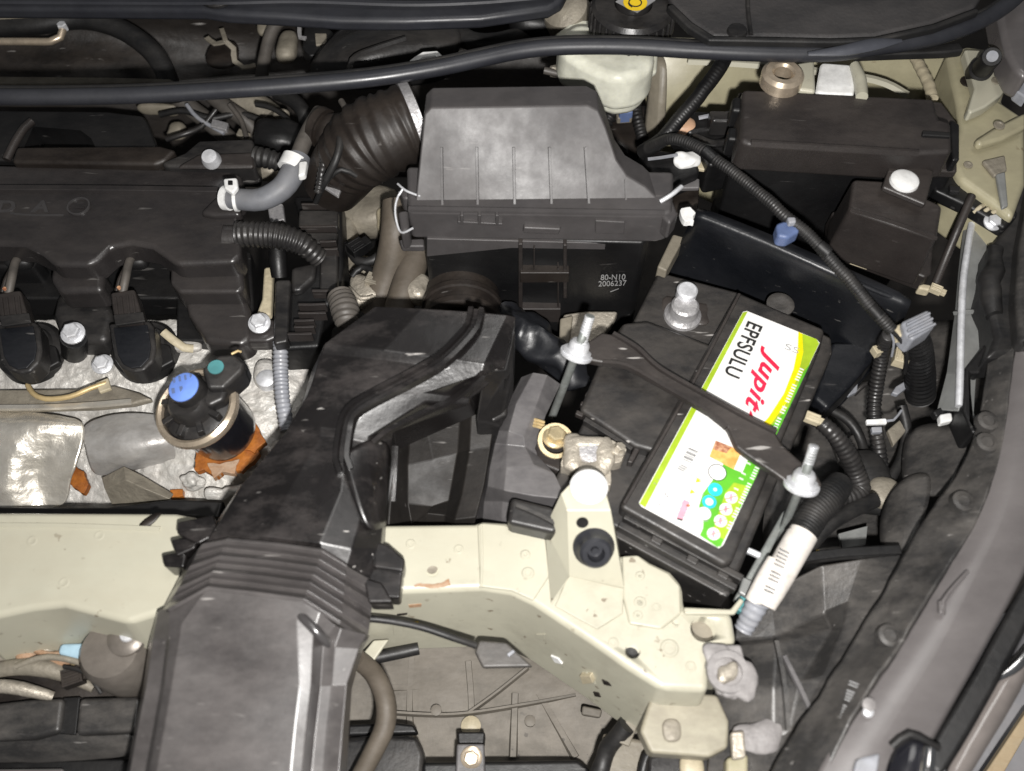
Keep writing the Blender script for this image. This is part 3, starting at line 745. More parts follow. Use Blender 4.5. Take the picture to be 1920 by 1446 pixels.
sweep('flange_bead', [(766, 393, 97), (1000, 397, 97), (1246, 401, 97)], [(-2.2, -1), (-2, 2), (2, 2), (2.2, -1)], 'airbox', t)
fz = P(1000, 400, 96).y
def ON(px, py, y): return PN(px, py, Vector((0, y, 0)), Vector((0, 1, 0)))
def plate(name, pts, y, d, m, par, bev=.6):
    """flat piece standing proud of an upright face at world y"""
    f = [ON(px, py, y - d / 1000) for px, py in pts]; b = [v + Vector((0, (d + 3) / 1000, 0)) for v in f]
    n = len(f)
    return mk(name, f + b, [tuple(range(n)), tuple(range(2 * n - 1, n - 1, -1))] + [(i, n + i, n + (i + 1) % n, (i + 1) % n) for i in range(n)], m, par, bev)
plate('latch', [(858, 416), (942, 420), (942, 424), (858, 421)], fz - .001, 3, 'airbox', t)
for x in (866, 899, 932): plate('latch_post', [(x - 3, 404), (x + 3, 404), (x + 3, 421), (x - 3, 421)], fz - .001, 3.5, 'airbox', t)
plate('tab', [(982, 427), (1052, 430), (1048, 441), (980, 438)], fz - .001, 3, 'airbox', t, 1.5)
plate('square_boss', [(1116, 414), (1172, 417), (1170, 440), (1116, 438)], fz - .001, 2.5, 'airbox', t, 1)
yb = ON(1000, 440, fz).y
lw = prism('lower_body', [(793, 440), (800, 446), (1205, 455), (1218, 446), (1225, 330), (800, 330)], 175, 'deep', t, 7, z=60, seg=3)
lb = P(1000, 450, 60).y
plate('lit_band', [(800, 448), (1200, 458), (1196, 470), (960, 466), (800, 482)], lb, 2, 'airbox', t, 1)  # same plastic as the body, paler to stand for its lit top
for x0, x1, ya, yc in ((972, 980, 458, 606), (1056, 1063, 460, 560), (1000, 1003, 466, 508), (1045, 1048, 500, 608)):
    plate('web', [(x0, ya), (x1, ya), (x1, yc), (x0, yc)], lb, 6, 'fuse', t, .8)
plate('bracket_bar', [(975, 512), (1068, 512), (1066, 530), (975, 531)], lb, 9, 'brown', t, 1)
plate('foot', [(978, 580), (1052, 580), (1050, 605), (980, 605)], lb, 8, 'fuse', t, 1)
text('date_stamp', '80-N10', ON(1126, 525, lb - .0035), ON(1172, 524, lb - .0035), ON(1126, 515, lb - .0035), 8, 'lgrey', t)
text('date_stamp', '2006237', ON(1122, 537, lb - .0035), ON(1174, 535, lb - .0035), ON(1122, 526, lb - .0035), 8, 'lgrey', t)
plate('pen_mark', [(1144, 547), (1167, 538), (1168, 539), (1145, 548)], lb, 2.5, 'lgrey', t, 0)
lathe('inlet_ring', P(866, 588, -18), [(34, -24), (34, -10), (37, -9), (37, -4), (35, -3), (35, 8), (37.5, 9), (37.5, 15), (34, 17), (30, 17), (30, -20)], 'brown', t, axis=(0, -1, 0.08), n=40)
for pts in ([(746, 345, 96), (762, 358, 98), (788, 368, 98)], [(750, 360, 90), (742, 382, 88), (742, 408, 84), (752, 436, 80), (774, 428, 88)], [(757, 352, 96), (748, 366, 92)]):
    tube('wire_latch', pts, 2.2, 'steel', t, n=8, step=3)
prism('latch_lug', [(746, 350), (785, 356), (790, 372), (755, 372)], 20, 'airbox', t, 3, z=90)
prism('latch_lug', [(745, 395), (766, 392), (768, 430), (752, 438)], 24, 'airbox', t, 3, z=82)
prism('side_ear', [(748, 448), (795, 446), (796, 462), (752, 462)], 8, 'airbox', t, 2, z=58)
tube('wire_latch', [(1238, 378, 96), (1258, 366, 100), (1278, 350, 100)], 4.5, 'steel', t, n=8, step=3)
prism('latch_lug', [(1238, 370), (1262, 374), (1272, 400), (1256, 420), (1240, 404)], 22, 'airbox', t, 3, z=94)
one(prism('cable_bracket', [(1222, 334), (1312, 334), (1312, 352), (1226, 354)], 5, 'trans', bev=1.5, z=40), 'flat grey strip in the gap right of the air box', 'bracket')
one(splat('white_clip', [(1276, 390), (1294, 388), (1304, 398), (1298, 404), (1300, 416), (1284, 414), (1276, 404)], 7, 'white', None, 74, 2.4, 130), 'torn white plastic clip at the right corner of the air box', 'clip')
one(prism('side_plate', [(1252, 350), (1312, 346), (1308, 400), (1262, 402)], 4, 'brown', bev=1, z=20), 'brown dirty plate beneath the torn white clip', 'plate')

# ================================================================== INTAKE BELLOWS
t = thing('intake_bellows', 'dark brown ribbed rubber intake bellows left of the air filter box', 'intake hose', (700, 270, 20))
tube('bellows', [(790, 222, 88), (762, 232, 86), (730, 248, 82), (700, 262, 76), (672, 284, 66), (648, 310, 50), (630, 338, 30)], [66, 70, 74, 76, 72, 62, 52], 'brown', t, n=32, rib=8.5, amp=.04)
tube('clamp_band', [(786, 223, 88), (770, 229, 87)], [77, 78], 'lead', t, n=40)
tube('cuff', [(655, 302, 52), (635, 330, 34), (622, 352, 18)], [66, 62, 56], 'brown', t, n=32)
tube('side_stub', [(600, 240, 60), (628, 252, 62), (650, 262, 60)], [32, 36, 34], 'brown', t, n=20, rib=10, amp=.05)
tube('stub_ring', [(596, 236, 62), (608, 242, 62)], [38, 38], 'brown', t, n=20)
one(prism('yellow_tag', [(600, 296), (620, 293), (628, 303), (612, 308)], 4, 'gold', bev=1, z=70), 'small yellowish tag on the small ribbed cable beside the bellows', 'tag')
one(tube('thin_conduit', [(606, 300, 72), (600, 330, 66), (596, 360, 56)], 7, 'black', rib=3.5, amp=.15), 'thin black corrugated cable left of the brown bellows', 'cable')

# ================================================================== ENGINE
t = thing('cylinder_head', 'rough cast aluminium cylinder head with orange sealant in front of the cover', 'cylinder head', (300, 800, -110))
surf('casting', [
    [(-60, 600, -46), (90, 600, -46), (180, 600, -46), (300, 600, -46), (420, 600, -46), (500, 600, -46), (600, 600, -60)],
    [(-60, 690, -48), (90, 690, -46), (180, 690, -44), (300, 700, -46), (420, 680, -50), (500, 660, -50), (600, 650, -62)],
    [(-60, 740, -60), (90, 740, -60), (180, 735, -60), (300, 740, -60), (420, 730, -60), (500, 740, -56), (600, 720, -70)],
    [(-60, 800, -90), (90, 800, -86), (180, 800, -80), (300, 810, -75), (420, 800, -64), (500, 800, -62), (600, 800, -80)],
    [(-60, 880, -110), (90, 880, -105), (180, 870, -100), (300, 880, -84), (420, 870, -70), (500, 870, -74), (600, 880, -110)],
    [(-60, 965, -135), (90, 965, -130), (180, 965, -130), (300, 965, -105), (420, 950, -95), (500, 950, -105), (600, 960, -140)]],
    'alu', t, 6, 5, rough=7, fr=75)
surf('cast_arm', [
    [(150, 796, -66), (200, 776, -58), (260, 772, -54), (312, 778, -58)],
    [(158, 830, -56), (210, 818, -46), (270, 812, -44), (318, 806, -52)],
    [(166, 868, -62), (225, 862, -52), (280, 848, -50), (326, 838, -58)],
    [(176, 896, -92), (230, 888, -90), (290, 872, -88), (334, 866, -88)]], 'alu_smooth', t, 4, 4, rough=2, fr=30)
surf('cast_wedge', [
    [(190, 896, -86), (232, 874, -72), (268, 892, -70), (326, 926, -76)],
    [(196, 918, -80), (236, 900, -62), (270, 916, -62), (318, 936, -72)],
    [(210, 948, -98), (246, 946, -86), (280, 950, -86), (316, 952, -94)]], 'dirtymetal', t, 4, 0, bev=3)
splat('gasket', [(365, 812), (446, 782), (476, 792), (498, 824), (476, 840), (488, 850), (452, 886), (420, 880), (404, 896), (384, 880), (368, 886)], 7, 'orange', t, -52, 3.0)
splat('gasket', [(452, 784), (478, 794), (500, 824), (480, 850), (458, 840)], 7, 'orange', t, -50, 3.0)
splat('gasket', [(390, 868), (450, 860), (440, 890), (412, 884), (400, 898)], 7, 'rust', t, -50.5, 3.0)
splat('gasket', [(136, 876), (160, 884), (168, 910), (158, 925), (132, 916)], 7, 'orange', t, -90, 3)
splat('gasket', [(318, 918), (344, 916), (344, 931), (317, 932)], 7, 'orange', t, -86, 1.5)
blob('boss', (497, 700, -48), (10, 14, 9), 'alu', t, .15)
lathe('boss_cap', (500, 712, -42), [(9, -6), (9, 3), (6, 5), (.1, 5)], 'steel', t)
for x, y, rx, ry in ((520, 850, 20, 14), (430, 925, 26, 9), (360, 905, 18, 10), (560, 700, 12, 26), (470, 890, 12, 8)):
    blob('rib_lump', (x, y, -78), (rx * .6, ry * .6, 10), 'alu', t, .7, 110, 4)
t = thing('exhaust_rail', 'bare metal rail with a gold wire loop along the front of the engine', 'rail', (120, 740, -60))
prism('rail', [(-60, 730), (150, 728), (215, 722), (262, 736), (285, 748), (250, 757), (180, 764), (-60, 770)], 8, 'dirtymetal', t, 2.5, z=-44, seg=3)
sweep('bright_edge', [(-60, 766, -40), (80, 765, -40), (180, 760, -40), (248, 754, -41)], [(-2.5, 0), (-2, 3), (2, 3), (2.5, 0)], 'foil', t)
tube('wire_loop', [(52, 722, -36), (62, 738, -34), (85, 748, -32), (130, 744, -32), (170, 728, -32), (200, 718, -34)], 5, 'gold', t, n=10)
prism('wire_tag', [(178, 718), (202, 708), (208, 728), (186, 736)], 4, 'tan', t, 1, z=-32)
t = thing('exhaust_heat_shield', 'crumpled shiny metal heat shield at the left edge', 'heat shield', (70, 860, -90))
surf('sheet', [
    [(-60, 770, -52), (20, 770, -50), (90, 774, -50), (150, 786, -56)],
    [(-60, 790, -40), (20, 790, -38), (90, 792, -40), (158, 796, -54)],
    [(-60, 820, -44), (20, 818, -40), (80, 828, -52), (160, 818, -58)],
    [(-60, 870, -62), (20, 860, -48), (65, 880, -72), (140, 880, -66)],
    [(-60, 920, -66), (20, 915, -60), (70, 920, -86), (130, 900, -76)],
    [(-60, 960, -84), (20, 962, -80), (80, 955, -92), (128, 950, -92)]], 'foil', t, 2, 4, rough=4, fr=26)
one(prism('lower_baffle', [(-60, 948), (200, 950), (320, 935), (420, 938), (410, 972), (330, 970), (-60, 968)], 10, 'deep', bev=3, z=-60), 'dark plastic strip between engine front and the cream beam', 'baffle')

t = thing('engine_cover', 'black plastic engine valve cover with raised letters at left', 'engine cover', (220, 450, -40))
prism('top', [(-60, 354), (405, 355), (442, 366), (450, 430), (452, 478), (438, 492), (330, 496), (308, 480), (284, 463), (246, 456), (208, 463), (184, 486), (166, 497), (102, 497), (78, 476), (44, 459), (-60, 456)], 30, 'cover', t, 10, z=25, seg=4)
prism('back', [(-60, 306), (430, 318), (452, 326), (456, 352), (446, 372), (-60, 362)], 30, 'cover', t, 5, z=19, seg=3)
sweep('ridge', [(-60, 354, 26), (200, 355, 26), (410, 358, 26)], [(-4, -2), (-3, 2.5), (3, 2.5), (4, -2)], 'cover', t, bev=.8)
prism('neck', [(404, 366), (446, 366), (452, 402), (400, 404), (372, 398)], 14, 'cover', t, 5, z=31, seg=4)
prism('lower_step', [(320, 480), (452, 478), (458, 538), (446, 548), (334, 548), (318, 530)], 30, 'cover', t, 6, z=5, seg=4)
prism('lower_step', [(100, 484), (172, 484), (196, 510), (192, 545), (108, 548), (92, 520)], 30, 'cover', t, 6, z=5, seg=4)
prism('lower_step', [(-60, 460), (44, 462), (74, 480), (60, 500), (-60, 500)], 30, 'deep', t, 4, z=-8)
prism('skirt', [(340, 545), (456, 545), (470, 580), (472, 634), (452, 648), (384, 640), (352, 590)], 30, 'cover', t, 8, z=-14, seg=4)
prism('skirt', [(106, 545), (192, 545), (214, 590), (200, 640), (116, 640), (96, 590)], 30, 'black', t, 8, z=-22, seg=4)
prism('rear_skirt', [(-60, 470), (470, 470), (480, 640), (330, 640), (330, 560), (-60, 560)], 30, 'deep', t, 3, z=-34)
prism('bolt_foot', [(446, 600), (515, 596), (522, 630), (500, 640), (446, 640)], 18, 'cover', t, 4, z=-16)
tube('bolt_pillar', [(138, 632, -10), (140, 660, -40)], 24, 'deep', t, n=16)
bolt((487, 607, -12), 10, t, axis=(0.05, -.15, 1), h=9)
bolt((138, 626, -6), 10.5, t, axis=(0.05, -.15, 1), h=9)
bolt((193, 684, -34), 9.5, t, axis=(0.05, -.15, 1), h=8)
for k, (s, x0, x1) in enumerate((('D', -6, 26), ('A', 58, 92))):
    text('raised_letter', s, (x0, 398, 25.2), (x1, 398, 25.2), (x0, 370, 25.2), 13, 'letter', t, ext=.4, bold=.03).modifiers[0].thickness = .0016
ring('emblem', P(148, 388, 25), 10.5, 1.6, 'letter', t, 1.8)
prism('emblem_bar', [(140, 386), (158, 387), (158, 391), (140, 390)], .8, 'cover', t, .2, z=26)
sweep('letter_shelf', [(20, 401, 25), (60, 404, 25), (120, 404, 25)], [(-1, 0), (-.8, 1), (.8, 1), (1, 0)], 'letter', t)
tube('loom_outlet', [(420, 448, 18), (455, 450, 16)], [26, 28], 'cover', t, n=20)

def coil(dx, dy, label):
    c = thing('ignition_coil', label, 'ignition coil', (250 + dx, 640 + dy, -40), 'ignition coils along the front of the engine cover')
    q = lambda L: [(x + dx, y + dy) for x, y in L]
    lathe('boot', (272 + dx, 655 + dy, -40), [(30, -12), (30, 2), (26, 6), (22, 6), (20, 9), (.1, 9)], 'rubber', c, n=32)
    prism('housing', q([(203, 606), (280, 600), (288, 612), (292, 655), (288, 676), (270, 694), (250, 698), (228, 690), (214, 672), (208, 640)]), 22, 'black', c, 3, z=-2, seg=3)
    prism('inset', q([(212, 614), (276, 608), (283, 650), (279, 672), (264, 688), (246, 690), (230, 682), (220, 664)]), 2, 'panel', c, 1, z=-.6)
    cn = prism('connector', q([(206, 548), (252, 541), (268, 596), (268, 604), (216, 608), (210, 580)]), 20, 'fuse', c, 2.5, z=4)
    for x0, y0 in ((214, 556), (224, 555), (236, 553), (246, 552)):
        prism('key', q([(x0, y0), (x0 + 4, y0), (x0 + 8, y0 + 34), (x0 + 4, y0 + 35)]), 1.5, 'fuse', cn, .3, z=5.2)
    prism('collar', q([(212, 590), (268, 584), (272, 602), (216, 610)]), 3, 'black', c, 1, z=6)
    tube('wire', [(230 + dx, 548 + dy, 0), (236 + dx, 520 + dy, 6), (242 + dx, 492 + dy, 4), (250 + dx, 478 + dy, 0)], 8, 'hose_old', c, n=10)
    tube('wire', [(218 + dx, 546 + dy, 0), (224 + dx, 524 + dy, 4), (236 + dx, 500 + dy, 2)], 4, 'brown', c, n=8)
    disc('red_seal', (224 + dx, 541 + dy, 4), 1.7, 'lbrown', c, 2, n=8)
    blob('socket', (252 + dx, 486 + dy, -6), (14, 10, 8), 'deep', c, .3)
    prism('foot', q([(292, 640), (318, 646), (326, 676), (300, 690), (280, 700)]), 8, 'deep', c, 2, z=-30)
    return c
coil(0, 0, 'flat shield shaped black ignition coil nearest the blue capped valve')
coil(-214, 2, 'flat shield shaped black ignition coil cut by the left edge')
t = thing('coil_well_bracket', 'cream coloured dipstick bracket with two bends right of the ignition coil', 'bracket', (330, 640, -40))
tube('strip', [(306, 622, -22), (325, 638, -26), (345, 652, -30), (362, 654, -34)], 8, 'tan', t, flat=.5)
blob('spacer', (352, 650, -40), (14, 6, 5), 'alu', t, .3)

t = thing('control_valve', 'black round solenoid valve with tan metal ring and blue cap', 'valve', (385, 830, -70))
ax = Vector((-0.20, -0.08, 1.0)).normalized()
c0 = P(368, 764, 6)
lathe('canister', c0, [(26, -56), (28, -53), (29, -46), (31, -4), (28, -1), (.1, -1)], 'gloss', t, axis=ax, n=40)
lathe('rim', c0, [(31, -9), (35, -7), (36.5, -3), (36, 1), (33, 3.5), (30.5, 2), (30, -3), (31, -9)], 'tanmetal', t, axis=ax, n=48)
lathe('insert', c0, [(29.5, -3), (29, 0), (24, 3), (20, 4), (18, 14), (15, 18), (.1, 18)], 'black', t, axis=ax, n=32)
for k in range(9):
    a = 2 * math.pi * k / 9 + .2
    q = Vector((0, 0, 1)).rotation_difference(ax)
    p0 = c0 + q @ Vector((.012 * math.cos(a), .012 * math.sin(a), .002)); p1 = c0 + q @ Vector((.0285 * math.cos(a), .0285 * math.sin(a), .002))
    sweep('fin', [p0, (p0 + p1) / 2, p1], [(-3, -2), (-2.4, 6), (2.4, 6), (3, -2)], 'black', t, bev=.8)
hb = P(349, 730, 30)
lathe('head', hb, [(14, -22), (14.5, 0), (13.5, 3), (.1, 3)], 'black', t, axis=ax, n=28)
bc = lathe('blue_cap', hb + ax * .0035, [(12.8, 0), (12.6, 1.2), (11.6, 1.6), (.1, 1.6)], 'bluecap', t, axis=ax, n=32)
for s, dy in (('IIII', .003), ('III', -.006)):
    o0 = hb + ax * .0053 + Vector((-.008, dy, dy * .2)); text('print', s, o0, o0 + Vector((.015, .004, .0006)), o0 + Vector((-.002, .01, .002)), 4.5, 'bluegrey', bc, ext=.05)
cn = prism('connector', [(378, 690, 34), (408, 664, 36), (440, 662, 34), (460, 680, 32), (456, 696, 30), (420, 728, 30), (388, 728, 32)], 26, 'black', t, 4, seg=3)
disc('teal_seal', (405, 689, 37.5), 6.5, 'teal', cn, 1)
prism('socket', [(424, 660), (448, 666), (464, 684), (460, 700), (440, 690)], 20, 'deep', t, 3, z=26)
prism('arm', [(372, 728), (400, 720), (428, 726), (420, 748), (390, 762), (372, 752)], 24, 'black', t, 4, z=24)
tube('contact', [(434, 664, 38), (446, 658, 38), (452, 660, 36)], 2.5, 'gold', t, n=8)

one(tube('grey_conduit', [(524, 640, -16), (524, 690, -22), (528, 745, -28), (538, 806, -36)], 13, 'connector', rib=3.6, amp=.10), 'light grey corrugated conduit lying on the cast metal beside the intake duct', 'conduit')
one(tube('coil_conduit', [(446, 442, 22), (490, 440, 24), (530, 446, 22), (570, 462, 14), (598, 486, 0)], [24, 24, 23, 21, 18], 'black', rib=4.2, amp=.08, n=18), 'fat black corrugated conduit leaving the engine cover at its right end', 'conduit')
t = thing('breather_hose', 'grey bent breather hose with two white spring clamps', 'hose', (510, 340, 20))
tube('hose', [(418, 370, 40), (450, 374, 42), (490, 374, 44), (528, 354, 48), (550, 322, 52), (560, 296, 54)], [19, 20, 21, 22, 23, 23], 'hose', t, n=20)
tube('upper_hose', [(556, 302, 56), (568, 270, 60), (584, 238, 62), (600, 212, 58)], [15, 15.5, 16, 16], 'hose_old', t, n=18)
cl = tube('spring_clamp', [(421, 371, 40), (432, 372, 41)], [23, 23], 'white', t, n=24)
prism('clamp_tab', [(418, 334), (444, 332), (446, 350), (436, 362), (420, 352)], 6, 'white', cl, 2, z=58)
prism('tab_eye', [(427, 338), (436, 338), (436, 346), (427, 346)], 2, 'deep', cl, .5, z=59)
tube('spring_clamp', [(441, 374, 42), (447, 374, 42)], [23, 23], 'white', t, n=24)
cl = tube('spring_clamp', [(544, 318, 53), (554, 296, 56)], [25, 24], 'white', t, n=24)
prism('clamp_tab', [(560, 302), (576, 300), (572, 326), (558, 330)], 8, 'white', cl, 2, z=66)

t = thing('harness_guide', 'black ribbed plastic wiring guide between engine cover and intake duct', 'wiring guide', (590, 500, -20))
prism('spine', [(548, 366), (640, 366), (644, 480), (638, 560), (612, 572), (600, 650), (520, 655), (512, 560), (560, 520), (586, 480)], 40, 'deep', t, 4, z=-14)
prism('upper_step', [(560, 392), (634, 392), (634, 426), (558, 428)], 10, 'black', t, 3, z=4)
prism('upper_step', [(556, 434), (634, 434), (630, 456), (590, 458)], 10, 'black', t, 3, z=0)
prism('upright', [(600, 470), (634, 468), (632, 545), (598, 550)], 12, 'black', t, 3, z=-4)
prism('side_wall', [(515, 524), (545, 522), (540, 640), (512, 646)], 14, 'black', t, 3, z=-2)
prism('elbow', [(545, 500), (594, 490), (590, 520), (562, 545), (545, 545)], 10, 'black', t, 4, z=-6)
for x0, x1, y in ((566, 634, 386), (562, 630, 428), (600, 631, 456), (606, 634, 470), (586, 644, 548), (560, 612, 574), (560, 612, 590), (552, 590, 604), (552, 590, 616), (540, 586, 629)):
    sweep('rib', [(x0, y, 2), ((x0 + x1) / 2, y, 2), (x1, y - 1, 2)], [(-1.5, -8), (-1.2, 3), (1.2, 3), (1.5, -8)], 'fuse', t, bev=.5)
tube('stub_hose', [(520, 470, 0), (522, 495, -6), (524, 520, -14)], [17, 17, 15], 'deep', t)
one(tube('stub_conduit', [(636, 556, 20), (644, 582, 24), (650, 606, 24)], [23, 25, 20], 'hose_old', rib=4.5, amp=.08, n=18), 'short fat brown grey conduit end behind the intake duct corner', 'conduit')
one(prism('dipstick_tube', [(494, 500), (512, 498), (508, 590), (478, 592), (490, 560)], 10, 'tan', bev=3, z=-20), 'pale metal post standing beside the silver cover bolt', 'post')
one(prism('hose_stub_plate', [(500, 382), (530, 380), (534, 412), (506, 418)], 8, 'lead', bev=2, z=-4), 'grey metal tab under the bend of the grey hose', 'tab')

# ---- behind the engine cover
t = thing('manifold_bracket', 'black plastic bracket frame with a long opening behind the engine cover', 'bracket', (150, 250, -20))
fr = prism('frame', [(-60, 205), (200, 208), (268, 216), (278, 232), (294, 276), (20, 300), (-60, 300)], 26, 'deep', t, 3, z=12)
hl = prism('cutter', [(62, 236), (150, 243), (170, 258), (180, 278), (42, 280)], 60, 'deep', t, 0, z=13)
cut(fr, [hl])
tube('inner_pipe', [(40, 275, -30), (80, 258, -26), (130, 256, -26), (185, 285, -34)], 14, 'dirtymetal', t)
tube('edge_roll', [(12, 300, 14), (28, 268, 18), (46, 240, 20), (60, 228, 20)], 8, 'fuse', t)
one(prism('fuel_rail_cover', [(30, 274), (300, 272), (330, 280), (310, 300), (290, 308), (20, 304)], 14, 'brown', bev=4, z=26, seg=3), 'dark brown bar lying along the rear edge of the engine cover', 'cover bar')
t = thing('rear_harness_box', 'dusty black harness cover with one bolt behind the engine cover', 'harness cover', (410, 290, 0))
prism('box', [(300, 304), (345, 285), (372, 262), (474, 258), (480, 300), (478, 314), (310, 312)], 30, 'black', t, 5, z=26, seg=3)
prism('shelf', [(372, 288), (474, 284), (476, 312), (330, 312)], 6, 'fuse', t, 3, z=30)
lathe('bolt', (398, 302, 30), [(9, 0), (9, 4), (7, 10), (.1, 11)], 'steel', t, axis=(0, -.3, 1), n=18)
tube('conduit', [(478, 294, 22), (505, 298, 22), (530, 306, 18)], [18, 17, 15], 'rubber', t, rib=4.5)
one(tube('coolant_hose', [(330, 180, -20), (360, 205, -30), (400, 235, -40), (440, 270, -60)], 17, 'hose_old', n=14), 'greenish grey hose slanting down behind the manifold bracket', 'hose')
one(tube('coolant_pipe', [(395, 178, -15), (430, 205, -20), (468, 232, -30), (490, 268, -50)], 15, 'hose_old', n=14), 'second grey hose slanting down nearer the bellows', 'hose')
one(tube('bypass_hose', [(520, 175, 10), (552, 190, 14), (572, 216, 12), (576, 245, 0)], 14, 'rubber', n=14), 'black curved hose just left of the small ribbed stub', 'hose')
one(blob('thermostat_housing', (525, 262, 0), (24, 20, 18), 'deep', None, .4, 50), 'lumpy black thermostat housing left of the grey hose', 'housing')
one(tube('heater_pipe', [(440, 190, -40), (480, 200, -40), (510, 222, -46)], 26, 'dirtymetal', n=16), 'broad dirty metal pipe stub between two hoses under the hood seal', 'pipe')
for x, y, z, a, b, m, lab in ((330, 248, -50, 22, 20, 'dirtymetal', 'pale lump of casting right of the manifold bracket'), (300, 205, -30, 40, 8, 'olivegrey', 'pale ledge just below the hood seal above the manifold bracket'),
                           (478, 250, -55, 10, 20, 'tan', 'pale tan pipe end beside the thermostat housing'), (528, 216, -30, 18, 6, 'dirtymetal', 'pale scrap of metal under the hood seal left of the bellows'),
                           (500, 326, -10, 22, 9, 'dirtymetal', 'pale metal lumps just under the grey hose clamp')):
    one(blob('casting_lump', (x, y, z), (a / 2, b / 2, 8), m, None, .4, 60), lab, 'casting')

# ---- gearbox between guide and air box
t = thing('gearbox_housing', 'dirty cast gearbox housing low between wiring guide and air box', 'gearbox', (700, 470, -120))
blob('casting', (690, 400, -60), (34, 30, 24), 'dirtymetal', t, .35, 40)
blob('casting', (655, 452, -60), (9, 26, 16), 'dirtymetal', t, .3, 50)
blob('casting', (722, 416, -40), (9, 16, 12), 'tan', t, .3, 60)
blob('casting', (690, 505, -70), (22, 12, 12), 'dirtymetal', t, .5, 60)
blob('casting', (690, 552, -40), (20, 18, 14), 'clampmetal', t, .5, 60)
blob('casting', (780, 545, -20), (14, 14, 12), 'clampmetal', t, .4, 60)
prism('shaft', [(660, 470), (690, 450), (760, 440), (740, 500), (672, 520)], 20, 'deep', t, 3, z=-80)
prism('lug', [(655, 470), (684, 472), (688, 492), (664, 490)], 12, 'olivegrey', t, 3, z=-60)
one(tube('gearbox_hose', [(742, 380, 20), (742, 430, 10), (736, 480, -10), (722, 530, -30), (700, 590, -50)], [26, 28, 30, 30, 30], 'dusty_hose', n=20), 'dusty brown hose curving down left of the air box', 'hose')
one(tube('vent_hose', [(790, 440, -10), (776, 490, -14), (760, 540, -20), (745, 590, -30)], 27, 'dusty_hose', n=20), 'straight dusty brown hose tucked against the air box side', 'hose')
t = thing('mount_bracket', 'bare grey metal mount beneath the air box beside the battery', 'mount', (1120, 600, -60))
prism('plate', [(1056, 588), (1098, 582), (1160, 582), (1148, 606), (1120, 640), (1060, 645), (1052, 620)], 12, 'clampmetal', t, 3, z=-30)
prism('tongue', [(1050, 596), (1075, 590), (1060, 700), (1046, 690)], 10, 'olivegrey', t, 2, z=-22)
t = thing('taped_cable', 'crinkled blue black taped cable beside the intake duct', 'cable', (1000, 640, -40))
tube('wrap', [(950, 600, -30), (990, 628, -24), (1030, 660, -24), (1070, 695, -30), (1090, 730, -40)], [34, 38, 36, 30, 24], 'panel', t, n=24, jit=7, step=3)

# ================================================================== INTAKE DUCT
t = thing('air_intake_duct', 'large dusty black air intake duct sweeping from air box to the front', 'intake duct', (650, 900, 0))
rows = [
    [(690, 600, 20), (705, 574, 74), (790, 578, 84), (888, 584, 86), (952, 590, 84), (967, 594, 76), (966, 612, 10)],
    [(592, 680, 10), (609, 644, 72), (720, 656, 79), (840, 672, 79), (908, 682, 78), (950, 680, 70), (954, 712, 0)],
    [(584, 697, 8), (602, 662, 67), (720, 675, 74), (838, 691, 74), (904, 702, 73), (941, 700, 64), (946, 730, 0)],
    [(566, 758, 0), (583, 723, 62), (650, 731, 69), (706, 738, 70), (800, 736, 63), (882, 746, 52), (892, 768, 30)],
    [(558, 777, 0), (576, 741, 57), (650, 750, 64), (702, 757, 65), (798, 752, 59), (880, 758, 48), (890, 780, 30)],
    [(524, 838, -8), (545, 793, 52), (600, 802, 58), (648, 807, 59), (692, 819, 52), (738, 810, 40), (742, 846, 0)],
    [(517, 852, -10), (538, 808, 48), (600, 817, 54), (648, 822, 55), (690, 831, 49), (736, 822, 37), (742, 857, 0)],
    [(425, 950, 0), (452, 910, 42), (540, 922, 52), (640, 920, 52), (690, 925, 46), (722, 930, 30), (728, 950, -10)],
    [(375, 1025, 10), (402, 995, 42), (500, 1006, 50), (600, 1018, 50), (660, 1030, 42), (714, 1030, 26), (722, 1050, -5)],
    [(340, 1075, 0), (378, 1028, 33), (460, 1022, 42), (600, 1040, 43), (650, 1064, 38), (706, 1094, 16), (714, 1112, -10)]]
surf('upper_duct', rows, 'duct', t, 3, 0, bev=2.2)
sweep('seam_ridge', [(893, 580, 88), (886, 612, 88), (862, 642, 86), (826, 676, 84), (780, 704, 78), (730, 730, 73), (688, 752, 71), (660, 772, 68), (648, 800, 62), (640, 860, 57), (648, 884, 55)],
      [(-7, -3), (-6, 3), (-2.5, 3.5), (-1.5, .5), (1.5, .5), (2.5, 3.5), (6, 3), (7, -3)], 'duct', t)
sweep('edge_lip', [(700, 830, 54), (720, 812, 56), (790, 775, 58), (850, 748, 56), (906, 700, 78)], [(-2.5, -2), (-2, 1.6), (2, 1.6), (2.5, -2)], 'duct', t)
surf('front_flare', [
    [(640, 850, 58), (690, 822, 56), (732, 826, 44)],
    [(644, 880, 57), (690, 868, 54), (735, 865, 34)],
    [(665, 930, 56), (705, 930, 48), (728, 925, 26)],
    [(690, 1000, 46), (718, 990, 36), (728, 985, 10)]], 'duct', t, 3, 2)
prism('resonator', [(735, 830, -30), (800, 815, -30), (886, 790, -30), (930, 795, -40), (915, 900, -50), (880, 990, -60), (735, 992, -50), (725, 900, -40)], 60, 'deep', t, 8, taper=.03, seg=3)
